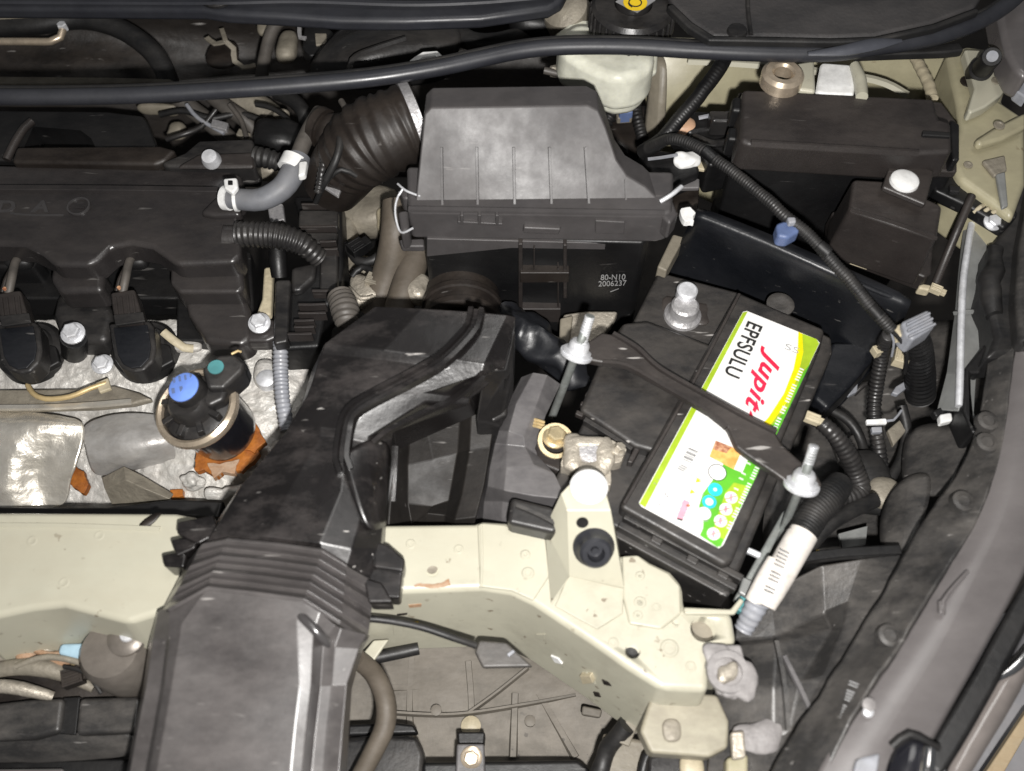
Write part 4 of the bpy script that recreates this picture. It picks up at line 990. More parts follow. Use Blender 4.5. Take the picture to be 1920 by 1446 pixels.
surf('resonator_fold', [
    [(742, 828, 10), (768, 815, -8), (800, 802, -10), (862, 786, -6), (884, 776, 4), (930, 776, 0)],
    [(738, 870, -4), (764, 872, -28), (812, 862, -30), (858, 850, -30), (880, 846, -8), (920, 838, -6)],
    [(734, 930, -14), (764, 944, -44), (812, 950, -46), (842, 940, -44), (866, 925, -14), (908, 908, -10)],
    [(730, 985, -20), (772, 984, -52), (800, 962, -30), (834, 966, -30), (852, 975, -16), (892, 970, -12)],
    [(730, 1000, -40), (772, 1000, -58), (800, 998, -50), (834, 998, -50), (850, 998, -40), (886, 1000, -30)]], 'resonator', t, 3, 0, bev=3)
sweep('resonator_rib', [(744, 835, 10), (742, 880, -2), (738, 940, -14)], [(-2, -1), (-1.5, 2), (1.5, 2), (2, -1)], 'black', t)
prism('inlet_block', [(905, 716), (948, 712), (952, 776), (925, 790), (892, 776)], 40, 'black', t, 3, z=18)
prism('duct_side', [(905, 694, 74), (944, 690, 70), (966, 610, 70), (962, 700, 40), (940, 800, 10), (890, 790, 20)], 60, 'black', t, 3)
# accordion neck: ridges and valleys
def lerp(a, b, k): return tuple(a[i] + (b[i] - a[i]) * k for i in range(3))
A = [(352, 1052, 10), (378, 1021, 38), (423, 1013, 46), (520, 1022, 50), (604, 1034, 50), (650, 1062, 44), (704, 1092, 18)]
D = [(296, 1160, 10), (313, 1142, 32), (389, 1100, 46), (480, 1110, 50), (570, 1122, 50), (640, 1166, 40), (690, 1200, 14)]
nr = []
for k in range(13):
    q = lerp
    row = []
    zz = (4.0, 0.5, -6.0, -4.0)[k % 4]
    for i, (a, d) in enumerate(zip(A, D)):
        p = lerp(a, d, k / 12)
        row.append((p[0], p[1], p[2] + (zz if 0 < i < 6 else 0)))
    nr.append(row)
surf('accordion_neck', nr, 'scoop', t, 3, 0, bev=2.2)
sc = [
    [(292, 1150, -20), (296, 1145, 20), (312, 1140, 31), (318, 1138, 33), (389, 1102, 45), (480, 1114, 49), (560, 1124, 49), (600, 1148, 44), (628, 1172, 38), (640, 1178, 38), (688, 1190, 24), (694, 1192, -20)],
    [(280, 1200, -20), (286, 1200, 20), (312, 1200, 29), (318, 1198, 33), (340, 1168, 40), (480, 1158, 43), (556, 1160, 43), (588, 1186, 40), (606, 1206, 30), (628, 1212, 34), (674, 1215, 22), (680, 1220, -20)],
    [(268, 1290, -20), (274, 1285, 16), (302, 1285, 21), (308, 1284, 30), (322, 1284, 35), (470, 1280, 36), (562, 1282, 36), (584, 1284, 33), (600, 1288, 19), (622, 1287, 19), (650, 1285, 22), (660, 1290, -20)],
    [(250, 1380, -20), (256, 1375, 10), (286, 1375, 15), (292, 1375, 24), (306, 1375, 29), (460, 1375, 30), (552, 1375, 30), (574, 1375, 27), (590, 1375, 13), (612, 1375, 13), (642, 1375, 16), (654, 1380, -20)],
    [(228, 1500, -20), (234, 1500, 4), (262, 1500, 9), (270, 1500, 18), (284, 1500, 23), (450, 1500, 24), (540, 1500, 24), (562, 1500, 21), (578, 1500, 7), (602, 1500, 7), (632, 1500, 10), (648, 1500, -20)]]
surf('scoop', sc, 'scoop', t, 3, 0, bev=4)
tube('glint_edge', [(552, 1144, 41), (570, 1160, 43.5), (592, 1182, 42), (612, 1204, 36), (618, 1212, 31)], [4, 9, 9.5, 9, 4], 'glint', t, n=20, flat=.8)  # tube shaped to carry the white highlight along the scoop corner
for pts, z in (([(332, 978), (400, 964), (410, 1000), (372, 1020), (330, 1000)], 30), ([(318, 1012), (372, 1000), (366, 1028), (330, 1044)], 26), ([(302, 1040), (352, 1030), (345, 1064), (306, 1062)], 22)):
    prism('side_bracket', pts, 24, 'duct', t, 2, z=z, taper=-.1)
for pts, z in (([(700, 1012), (730, 1022), (760, 1048), (756, 1072), (700, 1064)], 28), ([(690, 1064), (756, 1066), (750, 1122), (712, 1120), (690, 1090)], 22), ([(680, 1080), (716, 1092), (738, 1130), (690, 1130)], 26)):
    prism('side_bracket', pts, 22, 'duct', t, 2, z=z, taper=-.1)

# ================================================================== BATTERY
BZ = 30.0
t = thing('car_battery', 'black car battery with white and green printed label', 'battery', (1300, 800, -160))
prism('case', [(1240, 520), (1558, 634), (1548, 680), (1368, 1116), (1362, 1120), (1040, 945), (1046, 890)], 180, 'batt', t, 5, z=8, taper=-.02)
prism('lid', [(1234, 508), (1390, 548), (1560, 632), (1562, 660), (1550, 690), (1375, 1095), (1362, 1102), (1038, 925), (1036, 905)], 16, 'batt', t, 4, z=14)
prism('label_deck', [(1384, 546), (1548, 616), (1540, 650), (1375, 1050), (1360, 1062), (1160, 950), (1168, 935)], 18, 'batt', t, 4, z=29, seg=3)
prism('mid_deck', [(1168, 604), (1215, 600), (1345, 650), (1238, 850), (1190, 836), (1086, 768), (1122, 682)], 16, 'batt', t, 4, z=26, seg=3)
sweep('deck_edge', [(1386, 552, 29), (1290, 735, 29), (1170, 945, 29)], [(-1.5, 0), (-1, 1.2), (1, 1.2), (1.5, 0)], 'fuse', t)
for a, b, z in (((1170, 968), (1392, 1086), 18), ((1160, 984), (1380, 1104), 14), ((1180, 952), (1360, 1048), 25)):
    m_ = ((a[0] + b[0]) / 2, (a[1] + b[1]) / 2)
    sweep('end_ridge', [(*a, z), (*m_, z), (*b, z)], [(-3.2, -6), (-2.6, 2.5), (2.6, 2.5), (3.2, -6)], 'batt', t, bev=.8)
for x, y in ((1225, 1000), (1292, 1036), (1350, 1064)):
    prism('end_block', [(x, y), (x + 20, y + 11), (x + 14, y + 24), (x - 6, y + 13)], 8, 'batt', t, 1, z=18)
for a, b in (((1090, 772), (1195, 835)), ((1095, 790), (1185, 846))):
    sweep('recess_wall', [(*a, 17), ((a[0] + b[0]) / 2, (a[1] + b[1]) / 2, 17), (*b, 17)], [(-2, -4), (-2, 5), (2, 5), (2, -4)], 'batt', t, bev=.5)
prism('recess_wall', [(1190, 838), (1206, 832), (1186, 868), (1176, 866)], 10, 'fuse', t, 1, z=22)
for k in range(5):
    x, y = 1082 + 9 * k, 768 - 17 * k
    prism('side_notch', [(x, y), (x + 14, y + 6), (x + 10, y + 14), (x - 4, y + 8)], 6, 'fuse', t, 1, z=23)
lathe('vent_cap', (1462, 574, 22), [(12, 0), (12, 3), (10, 4), (6, 4), (.1, 3)], 'greyplastic', t, n=24)
bp = P(1279, 594, 12)
blob('post_base', (1284, 588, 13), (22, 18, 3), 'bar', t, .5, 70)
lathe('terminal_post', bp, [(17, 0), (16, 4), (13.5, 6), (12.5, 8), (12, 16), (10, 18), (.1, 18)], 'lead', t, axis=(.02, .05, 1), n=32)
lathe('post_bolt', bp + Vector((.002, .012, .014)), [(9, 0), (9, 9), (7.5, 10.5), (.1, 10.5)], 'steel', t, n=28)
# printed label
LZ = 29.2
lb_ = prism('label', [(1393, 585), (1400, 583), (1531, 636), (1537, 643), (1356, 1022), (1348, 1028), (1203, 950), (1198, 943)], .4, 'lwhite', t, 0, z=LZ + .4)
def pr(name, pts, m, lift=.25): return prism(name, pts, .2, m, lb_, 0, z=LZ + .4 + lift)
pr('lime_edge', [(1393, 586), (1402, 584), (1210, 952), (1199, 944)], 'llime')
pr('green_swoosh', [(1500, 624), (1531, 636), (1536, 644), (1448, 830), (1418, 815), (1470, 765), (1494, 700), (1504, 655)], 'llime')
pr('green_edge', [(1520, 680), (1448, 832), (1426, 822), (1478, 764), (1505, 700)], 'lgreen', .35)
pr('yellow_arc', [(1497, 622), (1504, 626), (1506, 660), (1496, 706), (1474, 756), (1444, 797), (1424, 800), (1440, 784), (1470, 738), (1488, 692), (1496, 652)], 'lyellow', .45)
pr('green_field', [(1430, 864), (1420, 890), (1352, 1024), (1345, 1026), (1312, 1004), (1318, 990), (1320, 960), (1310, 950), (1318, 925), (1350, 882), (1362, 860), (1400, 856)], 'lgreen')
pr('lime_field', [(1404, 912), (1358, 1012), (1335, 1000), (1346, 966), (1360, 924), (1376, 905)], 'llime', .35)
pr('orange_picture', [(1342, 826), (1372, 838), (1400, 856), (1388, 872), (1376, 880), (1330, 856)], 'lorange', .45)
pr('picture_corner', [(1342, 826), (1372, 838), (1362, 850), (1336, 842)], 'lbrown', .55)
pr('picture_text', [(1388, 852), (1404, 858), (1392, 886), (1376, 880)], 'lwhite', .6)
def pdisc(name, x, y, r, m, lift=.55): return disc(name, (x, y, LZ + .4 + lift), r, m, lb_, .12, n=20)
ring('white_symbol', P(1345, 886, LZ + .9), 7.2, .7, 'lblack', lb_, .2); pdisc('white_symbol', 1345, 886, 6.8, 'lwhite')
pdisc('blue_symbol', 1341, 918, 5.4, 'lcyan'); pdisc('blue_symbol', 1330, 941, 5.4, 'lcyan')
pdisc('symbol_core', 1341, 918, 1.4, 'lwhite', .75); pdisc('symbol_core', 1330, 941, 3.0, 'lwhite', .75)
for x, y in ((1371, 933), (1361, 955), (1351, 977), (1338, 1001)):
    pdisc('warning_symbol', x, y, 4.9, 'lwhite')
    pr('warning_bar', [(x - 12, y + 2), (x + 11, y - 4), (x + 11, y - 2), (x - 12, y + 4)], 'lbrown', .8)
    pr('warning_figure', [(x - 3, y - 7), (x + 3, y - 7), (x + 2, y + 7), (x - 3, y + 7)], 'lpink', .75)
pdisc('recycling_symbol', 1320, 963, 5.2, 'lwhite'); ring('recycling_symbol', P(1320, 963, LZ + 1), 5.6, .5, 'lgrey', lb_, .2)
for x, y in ((1307, 902), (1296, 923)):
    pr('hazard_triangle', [(x, y - 6), (x + 8, y + 1), (x - 3, y + 3)], 'lyellow', .4)
    pr('hazard_line', [(x + 4, y + 3), (x + 24, y + 4), (x + 24, y + 5), (x + 4, y + 4)], 'lgrey', .4)
pr('pink_box', [(1282, 936), (1294, 942), (1280, 976), (1268, 972)], 'lpink', .4)
pr('pink_box_bar', [(1289, 945), (1295, 947), (1293, 951), (1286, 949)], 'lbrown', .55); pr('pink_box_bar', [(1270, 971), (1281, 974), (1279, 977), (1269, 974)], 'lblack', .55)
for x, y in ((1287, 955), (1283, 961), (1280, 966)): pr('print_line', [(x, y), (x + 12, y + 4), (x + 11, y + 5), (x, y + 1)], 'lgrey', .5)
for k, (wd) in enumerate((1.6, 1.0, 2.4, 1.0, 1.6, 2.4, 1.0, 1.6)):
    x, y = 1291 - 1.6 * k * 1.0, 839 + 2.9 * k
    pr('barcode_bar', [(x, y), (x + 18, y + 8), (x + 18 - wd * .5, y + 8 + wd), (x - wd * .5, y + wd)], 'lblack' if k % 3 == 0 else 'lgrey', .4)
for k in range(3): pr('print_line', [(1276 - 3 * k, 870 + 3 * k), (1290 - 3 * k, 877 + 3 * k), (1289 - 3 * k, 879 + 3 * k), (1275 - 3 * k, 872 + 3 * k)], 'lgrey', .3)
for x, y in ((1247, 925), (1250, 929), (1235, 944), (1243, 949)): pr('print_dot', [(x, y), (x + 3, y + 1), (x + 2, y + 3), (x - 1, y + 2)], 'lblack', .4)
for x, y in ((1302, 972), (1308, 980)): pr('print_line', [(x, y), (x + 20, y - 4), (x + 20, y - 3), (x, y + 1)], 'lgrey', .4)
text('print', 'EPFSULU', (1403, 602, LZ + .9), (1358, 700, LZ + .9), (1430, 616, LZ + .9), 13, 'lblack', lb_, ext=.1, bold=.018, spacing=1.05)
text('print', 'Jupiter', (1438, 656, LZ + .9), (1378, 806, LZ + .9), (1466, 684, LZ + .9), 16.5, 'lred', lb_, ext=.1, bold=.03, spacing=1.1, slant=True)
text('handwriting', 'SS', (1470, 654, LZ + .9), (1496, 664, LZ + .9), (1478, 640, LZ + .9), 6, 'lgrey', lb_, ext=.1, bold=-.02)
text('small_print', 'IIIII IIIIIII III IIII', (1500, 690, LZ + 1.1), (1450, 800, LZ + 1.1), (1520, 690, LZ + 1.1), 3.5, 'lwhite', lb_, ext=.1)
text('small_print', 'IIIIII IIIIIIII IIII III', (1418, 870, LZ + 1.1), (1362, 990, LZ + 1.1), (1440, 880, LZ + 1.1), 3.5, 'lwhite', lb_, ext=.1)

for k in range(9):               # rows of fine print beside the pictograms
    for q in range(3):
        x, y = 1300 - 5.2 * k + 7 * q, 880 + 9.5 * k + 3.4 * q
        if k in (2, 3, 4): continue
        pr('fine_print', [(x, y), (x + 5 + q, y + 2.6), (x + 4.4 + q, y + 4), (x - .6, y + 1.4)], 'lgrey', .32)
for k in range(12):
    x, y = 1400 - 4.6 * k, 866 + 9.6 * k
    if k % 3 != 1: pr('fine_print', [(x, y), (x + 8, y + 4), (x + 7, y + 6), (x - 1, y + 2)], 'lwhite', .5)
for k, (x, y) in enumerate(((1226, 905), (1232, 898), (1262, 884))): pr('print_line', [(x, y), (x + 9, y + 5), (x + 8.6, y + 6), (x - .4, y + 1)], 'lgrey', .3)
t = thing('battery_clamp_bar', 'dusty black hold down bar clamped across the battery top', 'clamp bar', (1320, 760, 40))
prism('bar', [(1102, 640), (1128, 622), (1160, 628), (1192, 652), (1236, 692), (1328, 744), (1398, 783), (1456, 812), (1468, 834), (1500, 862), (1530, 884), (1544, 910), (1520, 922), (1490, 915), (1455, 890), (1398, 852), (1380, 838), (1364, 802), (1330, 775), (1240, 722), (1175, 686), (1130, 680), (1085, 672)], 8, 'bar', t, 2.5, z=46, seg=3)
sweep('rolled_edge', [(1150, 626, 47), (1196, 654, 47), (1238, 692, 47), (1329, 744, 47), (1398, 782, 47), (1456, 811, 47)], [(-2, -2), (-1.5, 2), (1.5, 2), (2, -2)], 'fuse', t)
sweep('rolled_edge', [(1130, 680, 47), (1175, 686, 47), (1240, 722, 47), (1330, 775, 47), (1362, 802, 47)], [(-2, -2), (-1.5, 2), (1.5, 2), (2, -2)], 'fuse', t)
def jbolt(top, nut, low, label):
    c = thing('clamp_bolt', label, 'bolt', nut, 'long bolts holding the battery clamp bar')
    tube('rod', [top, ((top[0] + nut[0]) / 2, (top[1] + nut[1]) / 2, (top[2] + nut[2]) / 2), nut, low], 8.5, 'rod', c, n=14)
    tube('thread', [top, ((top[0] + nut[0]) / 2, (top[1] + nut[1]) / 2, (top[2] + nut[2]) / 2), nut], 9.5, 'steel', c, n=14, rib=2.2, amp=.07)
    d = (W(top) - W(nut)).normalized()
    lathe('nut', W(nut) - d * .004, [(12, 0), (12, 2), (9, 3), (8.5, 9), (7, 11), (5, 11.5)], 'steel', c, axis=d, n=12)
    lathe('washer', W(nut) - d * .006, [(13.5, 0), (13.5, 2)], 'steel', c, axis=d, n=28)
jbolt((1107, 592, 78), (1084, 654, 52), (1036, 780, -50), 'long zinc battery clamp bolt with nut beside the air box')
jbolt((1527, 838, 76), (1506, 900, 50), (1450, 1036, -50), 'long zinc battery clamp bolt with nut beside the white wrapped cable')

t = thing('terminal_cover', 'dusty grey black plastic terminal cover left of the battery', 'terminal cover', (970, 860, -60))
surf('shell', [
    [(966, 722, -30), (978, 706, 8), (1000, 698, 16), (1026, 702, 16), (1052, 720, -4)],
    [(938, 772, -34), (950, 762, 6), (968, 756, 22), (1004, 762, 18), (1024, 780, 8)],
    [(922, 812, -36), (936, 806, 6), (954, 808, 22), (982, 818, 16), (1004, 842, 4)],
    [(914, 838, -40), (928, 832, 4), (950, 834, 10), (984, 838, 10), (1010, 856, 2)],
    [(903, 884, -44), (918, 878, 2), (950, 876, 16), (1000, 872, 14), (1040, 888, 14)],
    [(898, 918, -50), (914, 912, -4), (945, 920, 14), (1000, 930, 17), (1062, 936, 20)],
    [(890, 950, -60), (908, 940, -30), (942, 940, -12), (995, 950, -2), (1062, 952, 4)],
    [(880, 990, -70), (904, 990, -50), (940, 990, -30), (995, 990, -14), (1062, 990, -6)]], 'trans', t, 3, 0, bev=3)
prism('cable_box', [(958, 930), (1040, 950), (1052, 985), (1040, 1000), (950, 980)], 24, 'black', t, 4, z=20)
sweep('box_rib', [(968, 948, 21), (1010, 966, 21), (1040, 982, 21)], [(-2, -1), (-1.5, 2), (1.5, 2), (2, -1)], 'greyplastic', t)
prism('inner_shelf', [(1004, 790), (1060, 800), (1090, 830), (1060, 890), (1010, 870), (998, 830)], 20, 'fuse', t, 3, z=4)
t = thing('battery_cable_clamp', 'corroded pale metal cable clamp gripping the front battery post', 'cable clamp', (1110, 850, 10))
splat('clamp_body', [(1060, 838), (1078, 820), (1104, 824), (1128, 834), (1150, 826), (1174, 842), (1166, 862), (1144, 870), (1146, 908), (1124, 902), (1088, 886), (1056, 874)], 14, 'clampmetal', t, 27, 3.0, 70)
blob('jaw', (1074, 852, 26), (8, 18, 6), 'clampmetal', t, .25, 90)
blob('jaw', (1134, 852, 27), (8, 15, 6), 'clampmetal', t, .25, 90)
blob('jaw', (1104, 832, 27), (16, 6, 6), 'clampmetal', t, .25, 90)
blob('jaw', (1106, 880, 26), (15, 7, 5), 'clampmetal', t, .25, 90)
bolt((1158, 846, 28), 6, t, 'clampmetal', axis=(.4, .3, 1), h=7)
lathe('post', (1104, 854, 20), [(11.5, 0), (11, 9), (9.5, 11), (6, 11.6), (.1, 11)], 'lead', t, n=28, axis=(.05, -.1, 1))
bolt((1040, 822, 20), 10, t, 'brass', axis=(.15, .1, 1), h=9)
ring('washer', P(1041, 828, 16), 14.5, 3.5, 'brass', t, 3.5, axis=(.1, -.25, 1))
for k in range(3): tube('strand', [(998, 786 + 6 * k, 12), (1008, 788 + 6 * k, 16), (1020, 792 + 6 * k, 12)], 3, 'gold', t, n=8)

# ================================================================== RADIATOR SUPPORT BEAM
t = thing('radiator_support', 'cream painted steel radiator support beam across the front', 'support beam', (700, 1100, -85))
bm_ = prism('beam', [(-70, 958), (330, 960), (420, 978), (720, 982), (890, 980), (905, 975), (950, 978), (972, 991), (1024, 996), (1040, 1020), (1160, 1040), (1196, 1036), (1220, 1052), (1258, 1070), (1280, 1096), (1283, 1138), (1372, 1146), (1382, 1206), (1332, 1216), (1328, 1296), (1240, 1292), (1180, 1255), (1110, 1205), (1000, 1132), (958, 1112), (905, 1104), (740, 1110), (560, 1120), (330, 1140), (240, 1168), (120, 1136), (60, 1142), (-70, 1170)], 105, 'cream', t, 5, z=0, seg=4, shift=(0, -18))
def cutter(x, y, r, d=40, z=6): return lathe('cutter', (x, y, z), [(r, -d), (r, 0)], 'olivegrey', t, n=24)
cut(bm_, [cutter(1321, 1176, 9.5, 50), cutter(1188, 1217, 5.6, 60), cutter(938, 996, 3.6), cutter(810, 1066, 4.6, 9), cutter(1090, 978, 5, 12),
          cutter(936, 1062, 3.2, 9), cutter(1268, 1165, 3, 8)])
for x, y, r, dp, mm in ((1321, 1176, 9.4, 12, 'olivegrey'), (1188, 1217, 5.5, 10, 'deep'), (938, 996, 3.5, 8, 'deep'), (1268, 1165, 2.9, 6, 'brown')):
    lathe('hole_shade', (x, y, -1.2), [(r - .2, -dp), (r - .1, 0), (r + .1, 0), (r + .1, -dp - 1), (.1, -dp - 1), (.1, -dp)], mm, t, n=24)  # dark insert put in so the hollow beam inside reads as shaded
disc('yellow_plug', (935, 1062, -2), 3, 'yellow', t, 1)
disc('grey_plug', (810, 1066, -2), 4.4, 'dirtymetal', t, 1)
prism('raised_plate', [(1166, 1042), (1196, 1040), (1218, 1056), (1254, 1074), (1276, 1098), (1278, 1150), (1240, 1180), (1180, 1170), (1168, 1120)], 4, 'cream', t, 2, z=2.5)
prism('lap_plate', [(895, 984), (905, 980), (948, 984), (968, 996), (1022, 1000), (1030, 1080), (1000, 1126), (960, 1108), (900, 1100)], 3, 'cream', t, 1.5, z=2)
for x, y, r in ((1255, 1216, 7), (1200, 1080, 4), (1200, 1130, 5), (1196, 1154, 4), (985, 1040, 4), (990, 1075, 5)):
    lathe('spot_weld', (x, y, 0 if x > 1250 else 2.2), [(r, 0), (r - 1, .9), (r - 2.5, .9), (r - 3, .3), (.1, .3)], 'cream', t, n=20)
prism('end_flange', [(1282, 1138), (1370, 1142), (1388, 1120), (1396, 1126), (1378, 1152), (1284, 1152)], 4, 'cream', t, 1.5, z=6)
fy0, fy1 = P(740, 1110, 0), P(905, 1104, 0)
def ONP(px, py, a, b, d=0.0):
    u = (b - a).normalized(); n = u.cross(Vector((0, 0.018, 0.105))).normalized()
    if n.y > 0: n = -n
    return PN(px, py, a + n * (d / 1000), n)
def facep(name, pts, a, b, d, m, par, bev=.3):
    u = (b - a).normalized(); n = u.cross(Vector((0, 0.018, 0.105))).normalized()
    if n.y > 0: n = -n
    f = [ONP(x, y, a, b, d) for x, y in pts]; bk = [v - n * ((d + 2) / 1000) for v in f]
    k = len(f)
    return mk(name, f + bk, [tuple(range(k)), tuple(range(2 * k - 1, k - 1, -1))] + [(i, k + i, k + (i + 1) % k, (i + 1) % k) for i in range(k)], m, par, bev)
for x, y in ((60, 1014), (186, 1004), (120, 1092)):
    lathe('spot_weld', (x, y, 0), [(4.5, -.1), (3.6, .22), (2.6, .22), (2.2, .08), (.1, .08)], 'cream', t, n=20)
for x, y in ((1120, 1150), (1060, 1120), (1230, 1140), (1150, 1205), (1295, 1250), (860, 1030), (770, 1020)):
    lathe('spot_weld', (x, y, 0 if y != 1140 else 2.3), [(4, 0), (3.3, .5), (2.3, .5), (2, .15), (.1, .15)], 'cream', t, n=20)
sweep('pressed_rib', [(-60, 985, 0), (120, 986, 0), (300, 992, 0)], [(-3, -1), (-1.5, 1.2), (1.5, 1.2), (3, -1)], 'cream', t)
sweep('lap_seam', [(902, 984, 2), (904, 1040, 2), (902, 1102, 2)], [(-1.2, -.5), (-.8, 1), (.8, 1), (1.2, -.5)], 'cream', t)
facep('slot', [(766, 1135), (790, 1133), (790, 1138), (768, 1140)], fy0, fy1, .5, 'rust', t, 0)
facep('slot', [(744, 1152), (764, 1150), (763, 1153), (745, 1155)], fy0, fy1, .5, 'brown', t, 0)
facep('yellow_plug', [(771, 1168), (784, 1167), (786, 1173), (772, 1174)], fy0, fy1, 1, 'yellow', t, 0)
facep('spot_weld', [(736, 1170), (758, 1172), (756, 1190), (738, 1192)], fy0, fy1, .8, 'cream', t, .6)
gx0, gx1 = P(1000, 1132, 0), P(1180, 1255, 0)
facep('square_slot', [(1032, 1230), (1046, 1236), (1054, 1246), (1040, 1243)], gx0, gx1, 1, 'white', t, .3)
facep('square_slot', [(1098, 1262), (1110, 1266), (1116, 1284), (1100, 1282)], gx0, gx1, .4, 'cream', t, .4)
facep('clip', [(1086, 1268), (1106, 1268), (1112, 1282), (1092, 1284)], gx0, gx1, 3, 'tan', t, .8)
facep('slot', [(1128, 1275), (1140, 1280), (1146, 1287), (1132, 1284)], gx0, gx1, .5, 'brown', t, 0)
facep('slot', [(1112, 1298), (1122, 1300), (1126, 1308), (1115, 1306)], gx0, gx1, .5, 'brown', t, 0)
facep('spot_weld', [(1004, 1190), (1022, 1190), (1018, 1200), (1006, 1200)], gx0, gx1, .8, 'cream', t, .5)
prism('corner_tongue', [(700, 1200), (730, 1198), (700, 1240), (662, 1264), (660, 1250)], 4, 'cream', t, 1.5, z=-70)
one(surf('fender_flange_rust', [[(256, 985, 1), (284, 962, 1), (306, 960, 1)], [(262, 992, 1), (280, 990, 1), (300, 966, 1)]], 'brown', None, 1, 1), 'brown mud smear on the cream beam beside the duct', 'mud smear')
one(splat('rust_patch', [(776, 1096), (826, 1092), (842, 1086), (846, 1096), (820, 1101), (778, 1101)], .5, 'rust', None, .4, 1.6), 'small rust streak on the cream beam right of the duct', 'rust')

t = thing('latch_bracket', 'tall cream bracket with black rubber stop rising from the beam', 'bracket', (1100, 1060, 0))
bk = [(1051, 926, 48), (1072, 903, 55), (1130, 901, 56), (1146, 957, 51), (1062, 957, 51), (1171, 1104, 4), (1066, 1081, 4),
      (1032, 1136, 1), (1021, 990, 2), (1157, 1000, 6)]
V = [P(*p) for p in bk]
br = mk('plate', V, [(0, 1, 2, 3, 4), (4, 3, 5, 6), (0, 4, 6, 7, 8), (2, 9, 5, 3)], 'cream', t, 0, angle=12)
q = br.modifiers.new('thickness', 'SOLIDIFY'); q.thickness = .0025; q.offset = -1
q = br.modifiers.new('bevel', 'BEVEL'); q.width = .0018; q.segments = 3; q.limit_method = 'ANGLE'; q.angle_limit = R(15); q.harden_normals = True
prism('base_plate', [(1066, 1078), (1170, 1102), (1168, 1150), (1120, 1180), (1040, 1136)], 2, 'cream', t, 1, z=2.2)
nb = (V[3] - V[4]).cross(V[6] - V[4]).normalized()
if nb.z < 0: nb = -nb
def OB(px, py, d=0.0): return PN(px, py, V[4] + nb * (d / 1000), nb)
lathe('rubber_stop', OB(1112, 1022), [(14.5, -2), (15.5, 2), (15.5, 5), (13, 8), (12, 15), (10, 17), (6.5, 17), (5.5, 9), (3, 9), (2.5, 12), (.1, 12)], 'seal', t, axis=nb + Vector((.05, .15, .1)), n=36)
disc('hole', OB(1092, 980, 1.5), 4.5, 'deep', t, .4, axis=nb); disc('hole', OB(1137, 1072, 1.5), 3, 'deep', t, .4, axis=nb)
lathe('push_pin', (1104, 914, 59), [(14, 0), (14, 2), (12.5, 3.6), (8.6, 4.2), (8, 3.2), (7, 3.2), (6.4, 4.6), (.1, 5)], 'white', t, n=28)
prism('pin_tip', [(1098, 884), (1108, 878), (1124, 896), (1112, 906), (1092, 902)], 6, 'white', t, 2, z=63)
t = thing('release_cable', 'thin black hood release cable with a rubber pad on the beam face', 'cable', (800, 1190, -40))
tube('cable', [(690, 1160, -8), (730, 1164, -10), (790, 1176, -16), (850, 1196, -22), (892, 1210, -30)], 7, 'rubber', t, n=12)
prism('pad', [(898, 1200), (950, 1204), (1000, 1250), (905, 1252), (890, 1222)], 5, 'greyplastic', t, 2, z=-28)
prism('pad_clip', [(950, 1226), (962, 1218), (966, 1222), (954, 1232)], 3, 'connector', t, .5, z=-26)

# ================================================================== BELOW THE BEAM, CENTRE
one(tube('washer_hose', [(668, 1235, -60), (700, 1262, -80), (722, 1310, -95), (722, 1360, -100), (700, 1410, -100), (668, 1470, -95)], [18, 19, 20, 20, 19, 18], 'dusty_hose', n=20), 'thick dusty brown hose curving beside the front scoop', 'hose')
one(tube('drain_hose', [(690, 1236, -90), (730, 1228, -90), (785, 1216, -90)], 12, 'rubber', n=12), 'short black hose under the beam beside the duct', 'hose')
t = thing('fan_shroud_corner', 'shiny black plastic fan shroud corner right of the scoop', 'shroud', (720, 1400, -150))
prism('body', [(640, 1384), (700, 1376), (782, 1380), (796, 1412), (790, 1480), (640, 1480)], 30, 'black', t, 5, z=-140)
prism('slot', [(652, 1358), (740, 1354), (776, 1358), (786, 1376), (650, 1380)], 10, 'deep', t, 3, z=-150)
t = thing('front_bar', 'black front bar with a small bolted bracket at the bottom edge', 'bar', (900, 1430, -160))
prism('bar', [(790, 1428), (1084, 1424), (1105, 1440), (1110, 1490), (790, 1490)], 30, 'deep', t, 4, z=-140)
prism('bracket', [(856, 1394), (908, 1394), (912, 1490), (852, 1490)], 10, 'trans', t, 2, z=-132)
prism('pocket', [(857, 1372), (910, 1372), (908, 1396), (858, 1396)], 20, 'deep', t, 2, z=-150)
bolt((884, 1420, -131), 9, t, 'tanmetal', axis=(0, -.3, 1))
one(lathe('tray_fastener', (883, 1362, -196), [(9, 0), (9, 2), (5, 4), (.1, 4)], 'tan', n=18), 'small pale plug in the undertray above the bolted bracket', 'fastener')
for pts, lab in (([(728, 1336, -198), (850, 1340, -196), (980, 1322, -192), (1080, 1304, -186)], 'long horizontal moulded seam in the undertray'),
            ([(880, 1336, -196), (930, 1300, -193), (990, 1252, -189)], 'diagonal moulded seam in the undertray under the rubber pad')):
    one(sweep('tray_seam', pts, [(-2, -3), (-1, 4), (1, 4), (2, -3)], 'tray'), lab, 'seam')
for x, y in ((818, 1332), (1058, 1338), (994, 1352)):
    one(lathe('tray_rivet', (x, y, -192), [(5, -3), (5, 1), (3, 1.6), (.1, 1.6)], 'tray', n=12), {818: 'left dark rivet on the undertray seam', 1058: 'right dark rivet on the undertray below the beam bend', 994: 'middle dark rivet on the undertray'}[x], 'rivet')
one(tube('tray_wire', [(1176, 1360, -90), (1150, 1390, -100), (1128, 1430, -110), (1118, 1480, -110)], 17, 'rubber', n=12, jit=3), 'black ragged cable hanging below the beam bend', 'cable')
one(prism('bumper_bracket', [(1130, 1372), (1200, 1385), (1235, 1380), (1222, 1490), (1110, 1490), (1130, 1420)], 12, 'olivegrey', bev=4, z=-110), 'brown painted bracket below the beam bend at the bottom edge', 'bracket')
